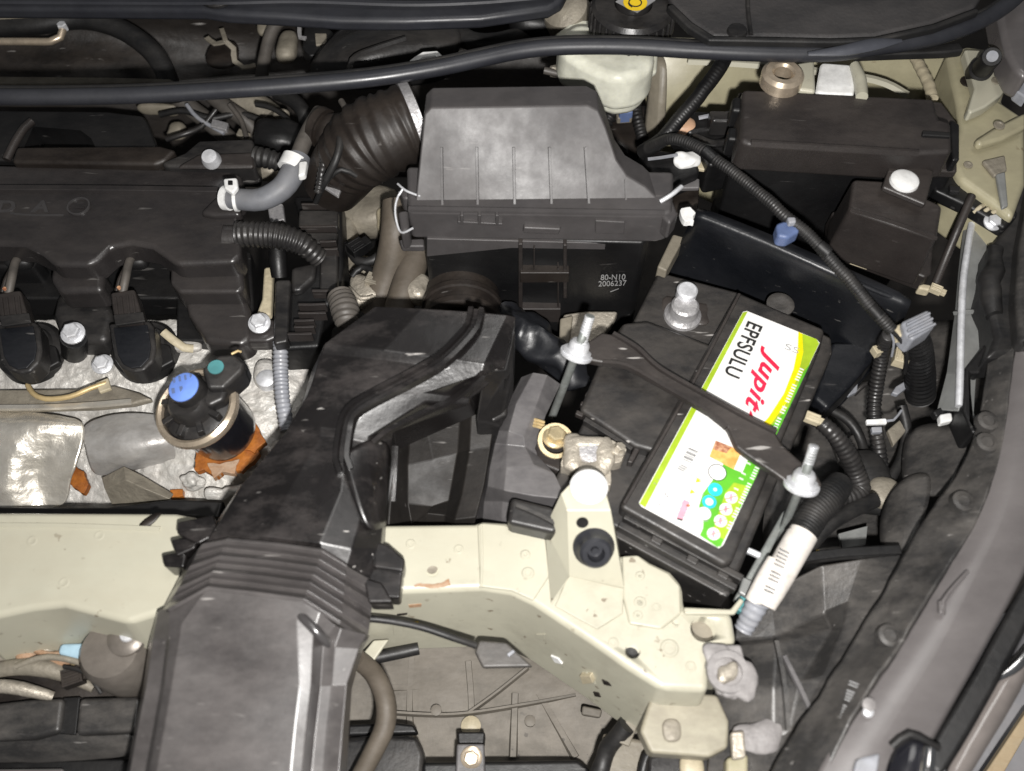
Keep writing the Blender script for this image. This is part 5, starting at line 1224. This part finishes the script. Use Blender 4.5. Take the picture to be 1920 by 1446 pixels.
t = thing('beam_end_plate', 'dirty brown grey steel plate under the right end of the beam', 'plate', (1290, 1350, -70))
prism('plate', [(1222, 1300), (1290, 1298), (1346, 1302), (1368, 1352), (1366, 1402), (1330, 1420), (1220, 1412), (1200, 1370)], 20, 'dirtybeam', t, 3, z=-30, seg=3)
prism('slot', [(1264, 1312), (1290, 1310), (1290, 1316), (1266, 1318)], 1, 'brown', t, .2, z=-29.2)
blob('weld', (1260, 1370, -29), (6, 7, 1.5), 'dirtymetal', t, .3)
one(prism('lower_plate', [(1216, 1414), (1280, 1404), (1345, 1412), (1340, 1490), (1210, 1490)], 16, 'black', bev=4, z=-66), 'black plastic plate at the bottom edge under the beam end', 'plate')
one(blob('lower_plug', (1298, 1438, -60), (9, 9, 5), 'tan', None, .2), 'small pale plug on the black plate at the bottom edge', 'plug')

# ================================================================== LOWER LEFT, BEHIND THE SCOOP
t = thing('radiator_neck', 'rounded grey metal radiator neck behind the front scoop', 'radiator cap', (228, 1230, -90))
lathe('neck', (232, 1236, -70), [(26, -30), (27, 0), (26, 24), (22, 31), (.1, 33)], 'neck', t, n=32)
lathe('cap', (238, 1196, -38), [(15, -2), (14.5, 2), (11, 4.5), (6, 5.5), (.1, 5.8)], 'neck', t, n=28)
lathe('cap_highlight', (238, 1190, -32), [(6, -1), (5, 1.2), (.1, 1.8)], 'steel', t, n=20)  # bright disc set in as the highlight on the rounded cap
one(prism('blue_clip', [(112, 1206), (178, 1204), (180, 1230), (150, 1236), (106, 1226)], 10, 'bluepart', bev=3, z=-56), 'pale blue plastic piece left of the grey radiator neck', 'clip')
for x, y, a, b, m, lab in ((10, 1228, 20, 13, 'clampmetal', 'pale corroded lump at the left edge under the beam'), (52, 1232, 18, 12, 'rust', 'rusty lump second from the left edge under the beam'), (82, 1216, 17, 12, 'clampmetal', 'pale rounded lump beside the blue piece'),
                           (112, 1240, 22, 14, 'rust', 'rusty lump below the pale blue piece'), (150, 1240, 16, 12, 'brass', 'ochre lump beside the grey radiator neck'), (88, 1236, 13, 10, 'lead', 'grey lump between two rusty lumps')):
    one(blob('corroded_fitting', (x, y, -70), (a / 2, b / 2, 8), m, None, .35, 70), lab, 'fitting', 'corroded fittings under the left end of the beam')
one(tube('curved_metal_arm', [(-60, 1270, -70), (20, 1252, -66), (80, 1252, -66), (130, 1268, -70), (176, 1290, -76)], [12, 15, 17, 13, 9], 'dirtymetal', n=16), 'pale curved metal arm under the left end of the beam', 'arm')
one(tube('short_metal_arm', [(-60, 1284, -76), (20, 1288, -76), (60, 1296, -78), (100, 1306, -84)], [12, 13, 12, 9], 'clampmetal', n=16), 'shorter pale metal arm lowest at the left edge', 'arm')
one(surf('mud_shelf', [[(-60, 1235, -90), (100, 1240, -90), (280, 1240, -95)], [(-60, 1280, -95), (100, 1280, -95), (280, 1280, -98)], [(-60, 1330, -100), (100, 1330, -100), (280, 1325, -105)]], 'brown', None, 5, 3, rough=7, fr=40), 'muddy brown shelf behind the front scoop at left', 'shelf')
t = thing('radiator_shroud', 'dusty grey black radiator shroud panel at the bottom left corner', 'shroud', (120, 1370, -130))
prism('panel', [(-70, 1326), (60, 1310), (120, 1308), (112, 1372), (60, 1385), (-70, 1390)], 14, 'greyplastic', t, 4, z=-80, seg=3)
prism('panel', [(148, 1308), (265, 1305), (258, 1372), (140, 1378)], 14, 'greyplastic', t, 4, z=-80, seg=3)
prism('slot', [(118, 1308), (150, 1306), (142, 1378), (110, 1376)], 8, 'deep', t, 1, z=-86)
surf('apron', [[(-70, 1384, -86), (90, 1376, -88), (265, 1370, -88)], [(-70, 1410, -92), (90, 1405, -92), (262, 1400, -94)], [(-70, 1432, -104), (90, 1432, -104), (255, 1420, -106)]], 'greyplastic', t, 5, 3, rough=4, fr=25)
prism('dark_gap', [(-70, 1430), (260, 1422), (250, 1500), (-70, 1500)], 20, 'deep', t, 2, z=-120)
one(prism('bumper_lip', [(-70, 1442), (118, 1440), (126, 1490), (-70, 1490)], 5, 'fender', bev=2, z=-110), 'grey bumper lip sliver at the very bottom left', 'bumper')

# ================================================================== RIGHT SIDE WIRING
t = thing('headlamp_loom', 'black corrugated loom with white cable tie dropping beside the battery shield', 'wiring harness', (1645, 780, -40))
tube('conduit', [(1668, 628, 40), (1652, 670, 10), (1644, 730, -20), (1642, 790, -40), (1646, 840, -55), (1652, 890, -70)], 13, 'black', t, rib=4, amp=.1, n=14)
prism('cable_tie', [(1624, 786), (1662, 784), (1664, 794), (1626, 795)], 4, 'white', t, 1, z=-24)
prism('tape', [(1634, 800), (1654, 799), (1655, 810), (1636, 811)], 5, 'connector', t, 1, z=-30)
tube('tie_tail', [(1658, 790, -26), (1675, 788, -24), (1690, 770, -26)], 2.5, 'connector', t, n=6)
one(tube('fat_conduit', [(1712, 622, 50), (1720, 660, 20), (1726, 700, -10), (1726, 740, -40)], [24, 27, 28, 28], 'deep', rib=5, amp=.07, n=18), 'fat black conduit under the grey connector', 'conduit')
one(plug('tan_plug', (1686, 672, 8), 20, 12, 10, 70, 'tan'), 'cream coloured plug between loom and fat conduit', 'plug')
one(plug('tan_nub', (1645, 662, 14), 11, 8, 8, 20, 'tan', None, 2), 'small cream nub on top of the corrugated loom', 'plug')
one(prism('grey_strap', [(1680, 724), (1714, 704), (1720, 712), (1684, 740), (1672, 736)], 6, 'connector', bev=1.5, z=-30), 'short grey strap crossing under the fat conduit', 'strap')
one(prism('grey_flap', [(1586, 730), (1610, 712), (1608, 734), (1592, 742)], 6, 'connector', bev=1.5, z=-60), 'small grey flap showing below the battery shield corner', 'flap')
one(plug('bracket_clip', (1756, 548, 22), 14, 7, 6, -30, 'tan'), 'pale broken clips beside the grey headlamp bracket top', 'clip')
one(prism('post_clip', [(1725, 530), (1748, 534), (1745, 545), (1722, 540)], 10, 'tan', bev=2, z=24), 'small tan clip at the relay box lower right corner', 'clip')
t = thing('battery_lead', 'black corrugated lead with tan plug curling beside the battery edge', 'wiring harness', (1580, 880, -20))
tube('conduit', [(1540, 792, 20), (1560, 812, 16), (1584, 845, 4), (1606, 890, -14), (1612, 918, -20), (1590, 934, -18), (1545, 936, -12)], [14, 15, 17, 18, 19, 19, 19], 'black', t, rib=4, amp=.06, n=16)
plug('tan_plug', (1526, 790, 20), 16, 8, 6, -25, 'tan', t)
t = thing('wrapped_cable', 'white label wrapped cable bundle standing beside the battery end', 'cable bundle', (1470, 1070, -20))
tube('sleeve', [(1575, 908, 6), (1558, 930, 12), (1530, 965, 14), (1500, 1010, 14)], [24, 28, 28, 27], 'rubber', t, n=20, rib=2.5, amp=.02)
wr = tube('white_wrap', [(1506, 1000, 15), (1480, 1045, 12), (1455, 1092, 8), (1434, 1136, 2)], [28, 28, 26, 20], 'tape', t, n=24)
tube('white_fold', [(1452, 1050, 14), (1432, 1090, 10), (1412, 1128, 2)], [14, 17, 16], 'tape', wr, n=14)
text('print', 'IIIII III II', (1462, 1030, 29), (1432, 1108, 24), (1482, 1038, 29), 8, 'lgrey', wr, ext=.3, bold=-.01)
tube('conduit', [(1420, 1126, 0), (1408, 1150, -6), (1394, 1182, -16)], [22, 20, 17], 'connector', t, rib=4.5, amp=.06, n=16)
plug('teal_plug', (1387, 1138, -14), 12, 9, 8, 60, 'teal', t)
one(tube('starter_cable', [(1640, 938, -20), (1595, 958, -14), (1552, 985, -8), (1510, 1030, -10)], 15, 'rubber', n=14), 'plain black cable running under the wrapped bundle', 'cable')
t = thing('loose_wires', 'yellow and white loose wires behind the white wrapped cable', 'wire', (1530, 1036, -20))
tube('yellow_wire', [(1500, 1044, -12), (1525, 1033, -10), (1558, 1038, -12)], 3, 'yellow', t, n=8)
tube('white_wire', [(1500, 1050, -14), (1525, 1040, -12), (1560, 1044, -14)], 3, 'lgrey', t, n=8)
one(prism('drain_plate', [(1572, 1000), (1628, 985), (1624, 1020), (1580, 1030)], 4, 'greybracket', bev=1, z=-80), 'pale grey plate glimpsed under the cables', 'plate')
one(sweep('lamp_bar', [(1500, 1046, 2), (1580, 1036, 2), (1690, 1030, 2)], [(-4, -8), (-4, 1), (4, 1), (4, -8)], 'deep', bev=1.5), 'dark bar along the top of the grey plastic shield', 'bar')
t = thing('battery_tray_bracket', 'grey steel battery tray bracket beside the battery end', 'bracket', (1420, 1070, -40))
prism('strip', [(1468, 958), (1488, 948), (1408, 1110), (1384, 1134), (1376, 1122)], 8, 'rod', t, 2, z=-14)
prism('tab', [(1402, 1024), (1430, 1036), (1426, 1046), (1398, 1034)], 5, 'steel', t, 1.5, z=2)
prism('lower_tab', [(1394, 1080), (1420, 1092), (1400, 1120), (1384, 1110)], 6, 'greybracket', t, 2, z=-8)
t = thing('grey_conduit_bend', 'curved dark grey hose loop below the corrugated loom', 'hose', (1690, 980, -30))
surf('shell', [[(1668, 920, -30), (1700, 890, -20), (1750, 880, -14)], [(1650, 960, -34), (1700, 945, -16), (1745, 930, -14)], [(1648, 1010, -30), (1700, 1000, -14), (1730, 985, -14)], [(1655, 1050, -30), (1690, 1045, -18), (1715, 1030, -16)]], 'greyplastic', t, 4, 2)
one(blob('metal_knuckle', (1660, 925, -50), (15, 14, 8), 'dirtymetal', None, .3), 'dirty metal knuckle below the end of the corrugated loom', 'casting')
one(blob('black_boot', (1620, 905, -60), (26, 30, 14), 'rubber', None, .35), 'black rubber boot behind the cables at right', 'rubber boot')

# ================================================================== HEADLAMP BRACKET, FENDER LINER, FENDER
t = thing('headlamp_bracket', 'tall light grey headlamp bracket with bright ridge on the right', 'bracket', (1815, 600, -20))
surf('upright', [
    [(1806, 418, 24), (1824, 416, 34), (1872, 424, 26)], [(1796, 510, 20), (1808, 510, 32), (1858, 520, 24)],
    [(1790, 582, 18), (1803, 582, 30), (1850, 584, 22)], [(1774, 700, 10), (1800, 700, 26), (1832, 690, 18)], [(1756, 768, 4), (1798, 770, 22), (1826, 788, 14)]], 'greybracket', t, 3, 0, bev=1.5)
tube('bright_ridge', [(1822, 420, 36), (1808, 510, 34), (1803, 582, 32), (1800, 700, 28), (1798, 762, 25)], 6.5, 'steel', t, n=12)
sweep('joint', [(1790, 588, 22), (1808, 585, 32), (1850, 586, 24)], [(-1.5, -1), (-1, 2), (1, 2), (1.5, -1)], 'greybracket', t)
prism('foot', [(1800, 750), (1812, 740), (1834, 788), (1826, 800)], 8, 'greybracket', t, 2, z=20)
prism('white_clip', [(1762, 776), (1785, 772), (1788, 788), (1764, 794)], 8, 'white', t, 2, z=10)
prism('notch', [(1748, 770), (1790, 750), (1792, 768), (1756, 782)], 8, 'deep', t, 2, z=8)
one(surf('lamp_back_panel', [[(1700, 800, -30), (1760, 790, -14), (1820, 800, 0)], [(1690, 860, -30), (1750, 860, -14), (1808, 860, 0)], [(1690, 920, -34), (1735, 930, -18), (1780, 930, -4)]], 'greyplastic', None, 3, 2), 'dull grey plastic panel below the headlamp bracket', 'panel')
t = thing('fender_foam', 'ragged black foam seal along the upper right fender', 'foam seal', (1870, 500, 30))
prism('foam', [(1935, 280), (1912, 330), (1896, 400), (1872, 440), (1852, 470), (1848, 520), (1838, 560), (1858, 590), (1866, 630), (1850, 670), (1934, 660)], 40, 'rubber', t, 10, z=48, seg=4)
prism('foam_tail', [(1850, 640), (1866, 630), (1840, 700), (1822, 700), (1824, 790), (1840, 812), (1824, 812), (1806, 770), (1810, 690)], 30, 'deep', t, 4, z=30)
tube('foam_bulge', [(1870, 470, 46), (1856, 530, 48), (1864, 590, 46)], [14, 20, 14], 'rubber', t, jit=4)
prism('edge_trim', [(1935, 330), (1912, 460), (1905, 560), (1912, 640), (1935, 650)], 30, 'greyplastic', t, 6, z=62)
t = thing('fender_liner', 'long dark plastic fender liner strip running down the right side', 'fender liner', (1700, 1040, 0))
surf('strip', [
    [(1860, 640, 36), (1880, 620, 44), (1908, 600, 50)], [(1838, 760, 34), (1862, 760, 44), (1892, 750, 50)], [(1822, 850, 32), (1852, 860, 42), (1876, 860, 48)],
    [(1770, 920, 30), (1815, 930, 42), (1850, 930, 48)], [(1728, 975, 28), (1775, 985, 40), (1830, 990, 46)], [(1690, 1050, 24), (1730, 1060, 36), (1770, 1070, 44)],
    [(1640, 1135, 18), (1680, 1150, 32), (1720, 1150, 42)], [(1590, 1220, 12), (1630, 1230, 26), (1672, 1232, 38)], [(1540, 1295, 6), (1580, 1300, 20), (1625, 1290, 34)],
    [(1480, 1385, 0), (1530, 1390, 14), (1580, 1385, 28)], [(1415, 1490, -6), (1470, 1490, 8), (1530, 1490, 20)]], 'greyplastic', t, 4, 3, rough=7, fr=34)
for x, y, z in ((1852, 790, 46), (1850, 830, 46), (1806, 940, 45), (1668, 1192, 34)):
    lathe('clip', (x, y, z), [(9, -4), (8, 1.2), (5, 2), (4.5, .8), (.1, .6)], 'greyplastic', t, n=20)
text('moulded_print', 'II IIII IIIII', (1592, 1276, 27), (1574, 1346, 24), (1610, 1280, 27), 7, 'lgrey', t, ext=.6)
t = thing('front_fender', 'broad matt grey front fender filling the right edge', 'fender', (1830, 1100, 20))
surf('skin', [
    [(1912, 596, 48), (1935, 590, 54), (1990, 590, 56)], [(1880, 800, 46), (1910, 790, 54), (1990, 780, 56)], [(1838, 960, 44), (1890, 950, 54), (1990, 930, 50)],
    [(1760, 1085, 40), (1830, 1060, 50), (1930, 1060, 44)], [(1690, 1210, 36), (1770, 1200, 46), (1866, 1180, 40)], [(1620, 1310, 30), (1705, 1300, 40), (1800, 1300, 34)],
    [(1560, 1400, 24), (1650, 1390, 34), (1742, 1400, 28)], [(1500, 1500, 18), (1590, 1500, 26), (1690, 1500, 22)]], 'fender', t, 6, 3)
tube('moulded_mark', [(1766, 1152, 48), (1768, 1128, 50), (1790, 1098, 51), (1814, 1072, 51)], [7, 5, 4, 4], 'fender', t, n=10)
prism('mark_foot', [(1760, 1124), (1775, 1126), (1774, 1152), (1761, 1150)], 4, 'fender', t, 1.5, z=51)
lathe('worn_glint', (1628, 1322, 40), [(4.5, 0), (4.5, 2), (2, 3), (.1, 3)], 'dustgrey', t, n=12); lathe('worn_glint', (1626, 1336, 38), [(3.5, 0), (3.5, 3), (2, 4), (.1, 4)], 'steel', t, n=12)  # pale studs standing for small bright glints on worn paint
one(surf('fender_gap_trim', [[(1940, 1050, 30), (1990, 1040, 34)], [(1880, 1165, 28), (1930, 1170, 30)], [(1812, 1290, 24), (1862, 1300, 26)], [(1748, 1390, 20), (1802, 1405, 22)], [(1730, 1425, 18), (1760, 1470, 20)]], 'deep', None, 10, 2), 'black rubber trim strip along the outer fender edge', 'trim strip')
t = thing('headlamp_corner', 'glossy black headlamp corner with chrome edge at the bottom right', 'headlamp', (1710, 1420, 10))
surf('lens', [[(1680, 1398, 36), (1712, 1380, 44), (1742, 1392, 42)], [(1664, 1430, 36), (1705, 1420, 46), (1736, 1425, 44)], [(1650, 1500, 30), (1695, 1500, 40), (1730, 1500, 38)]], 'gloss', t, 8, 2)
tube('chrome_edge', [(1742, 1404, 44), (1738, 1440, 44), (1732, 1490, 40)], [12, 14, 14], 'chrome', t)
tube('rubber_edge', [(1672, 1400, 42), (1705, 1376, 46), (1740, 1392, 44), (1760, 1402, 40)], 7, 'rubber', t)
prism('pale_reflection', [(1606, 1424), (1652, 1412), (1640, 1490), (1590, 1490)], 4, 'connector', t, 2, z=36)  # grey-blue plate standing for a pale reflection
t = thing('outer_trim', 'pale painted bumper edge with chrome strip at the lower right', 'bumper', (1850, 1340, -20))
surf('edge', [[(1930, 1190, 0), (1960, 1190, 0)], [(1862, 1296, -4), (1915, 1300, -6)], [(1806, 1395, -8), (1850, 1400, -10)], [(1755, 1490, -12), (1800, 1490, -14)]], 'bodygloss', t, 5, 1)
tube('chrome_strip', [(1940, 1200, 6), (1905, 1245, 4), (1870, 1272, 2)], [9, 13, 6], 'chrome', t)
struct(surf('garage_floor', [[(1750, 1150, -330), (2300, 1150, -330)], [(1700, 1560, -330), (2300, 1560, -330)]], 'greyfloor', None, 4, 0))
for pts, lab in (([(1930, 1326), (1960, 1318), (1880, 1455), (1840, 1490), (1820, 1490)], 'light wooden strip lying on the floor at the bottom right corner'),):
    one(prism('wooden_strip', pts, 12, 'wood', bev=2, z=-250), lab, 'wooden strip')

# ================================================================== SMALL CLUTTER SEEN IN THE GAPS
t = thing('rear_engine_loom', 'tangle of thin dark wires and pipes behind the small bolted harness cover', 'wiring', (420, 220, -30))
for pts, r, mm in (([(300, 215, -20), (345, 208, -14), (395, 222, -18), (450, 214, -20), (505, 232, -22)], 6, 'rubber'),
                   ([(312, 262, -20), (350, 250, -16), (378, 238, -18), (405, 206, -10)], 5, 'black'),
                   ([(430, 196, -5), (452, 226, -12), (462, 258, -10)], 5, 'hose_old'),
                   ([(480, 196, 0), (512, 204, 2), (545, 230, 4), (552, 268, 4)], 5, 'rubber'),
                   ([(350, 196, -8), (372, 222, -14), (420, 250, -20)], 4, 'connector')):
    tube('wire', pts, r, mm, t, n=8)
prism('pipe_clamp', [(398, 222), (428, 230), (424, 244), (394, 236)], 5, 'lead', t, 1, z=-14)
prism('pipe_clamp', [(448, 240), (470, 250), (464, 262), (442, 252)], 5, 'dirtymetal', t, 1, z=-14)
t = thing('bellows_loom', 'thin cables and a small bracket crossing in front of the brown bellows', 'wiring', (620, 300, 40))
for pts, r, mm in (([(592, 380, 40), (612, 340, 66), (640, 318, 78), (668, 330, 70)], 5, 'rubber'), ([(625, 232, 90), (638, 262, 96), (630, 300, 90), (612, 336, 74)], 7, 'rubber'),
                   ([(640, 190, 90), (652, 214, 96), (648, 246, 98)], 6, 'hose_old')):
    tube('wire', pts, r, mm, t, n=10)
prism('stay', [(612, 330), (640, 352), (634, 368), (600, 346)], 4, 'lead', t, 1, z=50)
prism('stay_foot', [(606, 350), (650, 362), (648, 378), (600, 372)], 5, 'clampmetal', t, 1, z=30)
t = thing('gearbox_loom', 'dark wires and brackets low between wiring guide and dusty brown hose', 'wiring', (690, 480, -40))
for pts, r, mm in (([(650, 460, -30), (672, 490, -26), (700, 488, -24), (722, 470, -20)], 9, 'rubber'), ([(660, 520, -30), (680, 500, -26), (712, 520, -24)], 7, 'deep'), ([(655, 540, -20), (676, 560, -18), (700, 556, -20)], 4, 'clampmetal')):
    tube('wire', pts, r, mm, t, n=10)
plug('plug', (676, 470, -26), 22, 14, 12, 40, 'deep', t); plug('plug', (706, 534, -30), 18, 12, 10, -20, 'dirtymetal', t)
t = thing('fender_loom', 'dark cables and a folded bracket in the shadow left of the corrugated loom', 'wiring', (1600, 800, -90))
for pts, r, mm in (([(1560, 770, -60), (1592, 790, -64), (1616, 830, -70), (1626, 900, -70)], 9, 'rubber'), ([(1690, 760, -50), (1700, 810, -60), (1690, 860, -64), (1668, 900, -66)], 10, 'rubber'), ([(1600, 740, -70), (1622, 720, -60), (1640, 716, -50)], 5, 'black')):
    tube('wire', pts, r, mm, t, n=10)
prism('folded_bracket', [(1664, 806), (1700, 776), (1706, 800), (1676, 836)], 6, 'dirtymetal', t, 1.5, z=-56)
prism('folded_bracket', [(1560, 830), (1610, 810), (1622, 850), (1576, 872)], 6, 'greyplastic', t, 1.5, z=-72)
t = thing('lower_left_loom', 'rusty pipes and short wires beneath the left end of the beam', 'wiring', (90, 1240, -80))
for pts, r, mm in (([(-40, 1212, -70), (30, 1204, -66), (90, 1228, -64), (140, 1222, -64)], 6, 'rust'), ([(30, 1250, -60), (90, 1232, -58), (170, 1250, -60), (200, 1290, -64)], 6, 'dirtymetal'), ([(120, 1250, -60), (160, 1262, -56), (190, 1300, -60)], 4, 'rubber')):
    tube('pipe', pts, r, mm, t, n=10)
plug('plug', (150, 1270, -70), 22, 14, 10, 20, 'brown', t); plug('plug', (60, 1206, -72), 16, 12, 10, -10, 'clampmetal', t)
t = thing('lower_right_clutter', 'dirty hanging bracket and cable stubs below the right bend of the beam', 'bracket', (1180, 1400, -120))
tube('cable', [(1240, 1400, -80), (1212, 1420, -86), (1200, 1480, -90)], 10, 'rubber', t, n=10)
prism('strap', [(1180, 1330), (1204, 1340), (1180, 1400), (1160, 1392)], 4, 'olivegrey', t, 1, z=-90)
prism('strap', [(1092, 1322), (1130, 1330), (1126, 1346), (1090, 1340)], 6, 'tray', t, 2, z=-150)

# ---- plastic shield in front of the battery
t = thing('headlamp_shield', 'faceted dark grey plastic shield in front of the battery end', 'plastic shield', (1500, 1200, -60))
surf('shell', [
    [(1380, 1160, -30), (1440, 1110, -20), (1540, 1060, -8), (1620, 1046, -4), (1720, 1030, 0)],
    [(1376, 1200, -34), (1452, 1196, -22), (1545, 1150, -30), (1590, 1130, -6), (1680, 1100, 6)],
    [(1370, 1215, -36), (1455, 1206, -14), (1560, 1180, -22), (1580, 1180, -6), (1650, 1160, 6)],
    [(1340, 1280, -40), (1450, 1290, -14), (1500, 1280, -16), (1545, 1270, -10), (1600, 1250, 0)],
    [(1330, 1380, -46), (1450, 1380, -22), (1480, 1370, -20), (1505, 1350, -14), (1545, 1320, -6)],
    [(1320, 1500, -60), (1400, 1500, -40), (1430, 1500, -30), (1450, 1480, -20), (1480, 1440, -10)]], 'greyplastic', t, 4, 0, bev=5)
sweep('crease', [(1455, 1202, -12), (1470, 1280, -12), (1478, 1370, -18)], [(-2, -1), (-1.5, 2), (1.5, 2), (2, -1)], 'greyplastic', t)
sweep('crease', [(1470, 1230, -12), (1500, 1290, -12), (1518, 1330, -10)], [(-2, -1), (-1.5, 1.5), (1.5, 1.5), (2, -1)], 'trans', t)
t = thing('torn_clip', 'torn grey plastic retainer at the right end of the cream beam', 'retainer', (1365, 1260, -10))
prism('flap', [(1330, 1222), (1350, 1208), (1390, 1208), (1398, 1240), (1404, 1290), (1380, 1312), (1345, 1300), (1334, 1270), (1322, 1250)], 5, 'dustgrey', t, 2, z=8)
ring('collar', P(1363, 1262, 8), 15, 5, 'dustgrey', t, 5)
blob('torn_edge', (1385, 1280, 8), (12, 14, 2.5), 'dustgrey', t, .5, 90)
blob('torn_edge', (1348, 1236, 8), (12, 12, 2.5), 'dustgrey', t, .5, 90)
blob('pin', (1364, 1262, 11), (7, 7, 3), 'clampmetal', t, .5, 120)
one(blob('torn_retainer', (1420, 1385, -24), (18, 14, 4), 'dustgrey', None, .5, 60), 'crumpled grey retainer at the bottom beside the shield', 'retainer')
one(prism('white_tab', [(1370, 1372), (1396, 1368), (1400, 1420), (1374, 1426)], 6, 'clampmetal', bev=2, z=-14), 'white tab between the crumpled retainer and the beam end plate', 'tab')
one(prism('floor_block', [(1362, 1420), (1404, 1412), (1404, 1490), (1362, 1490)], 14, 'olive', bev=3, z=-30), 'pale painted block at the bottom edge below the white tab', 'block')
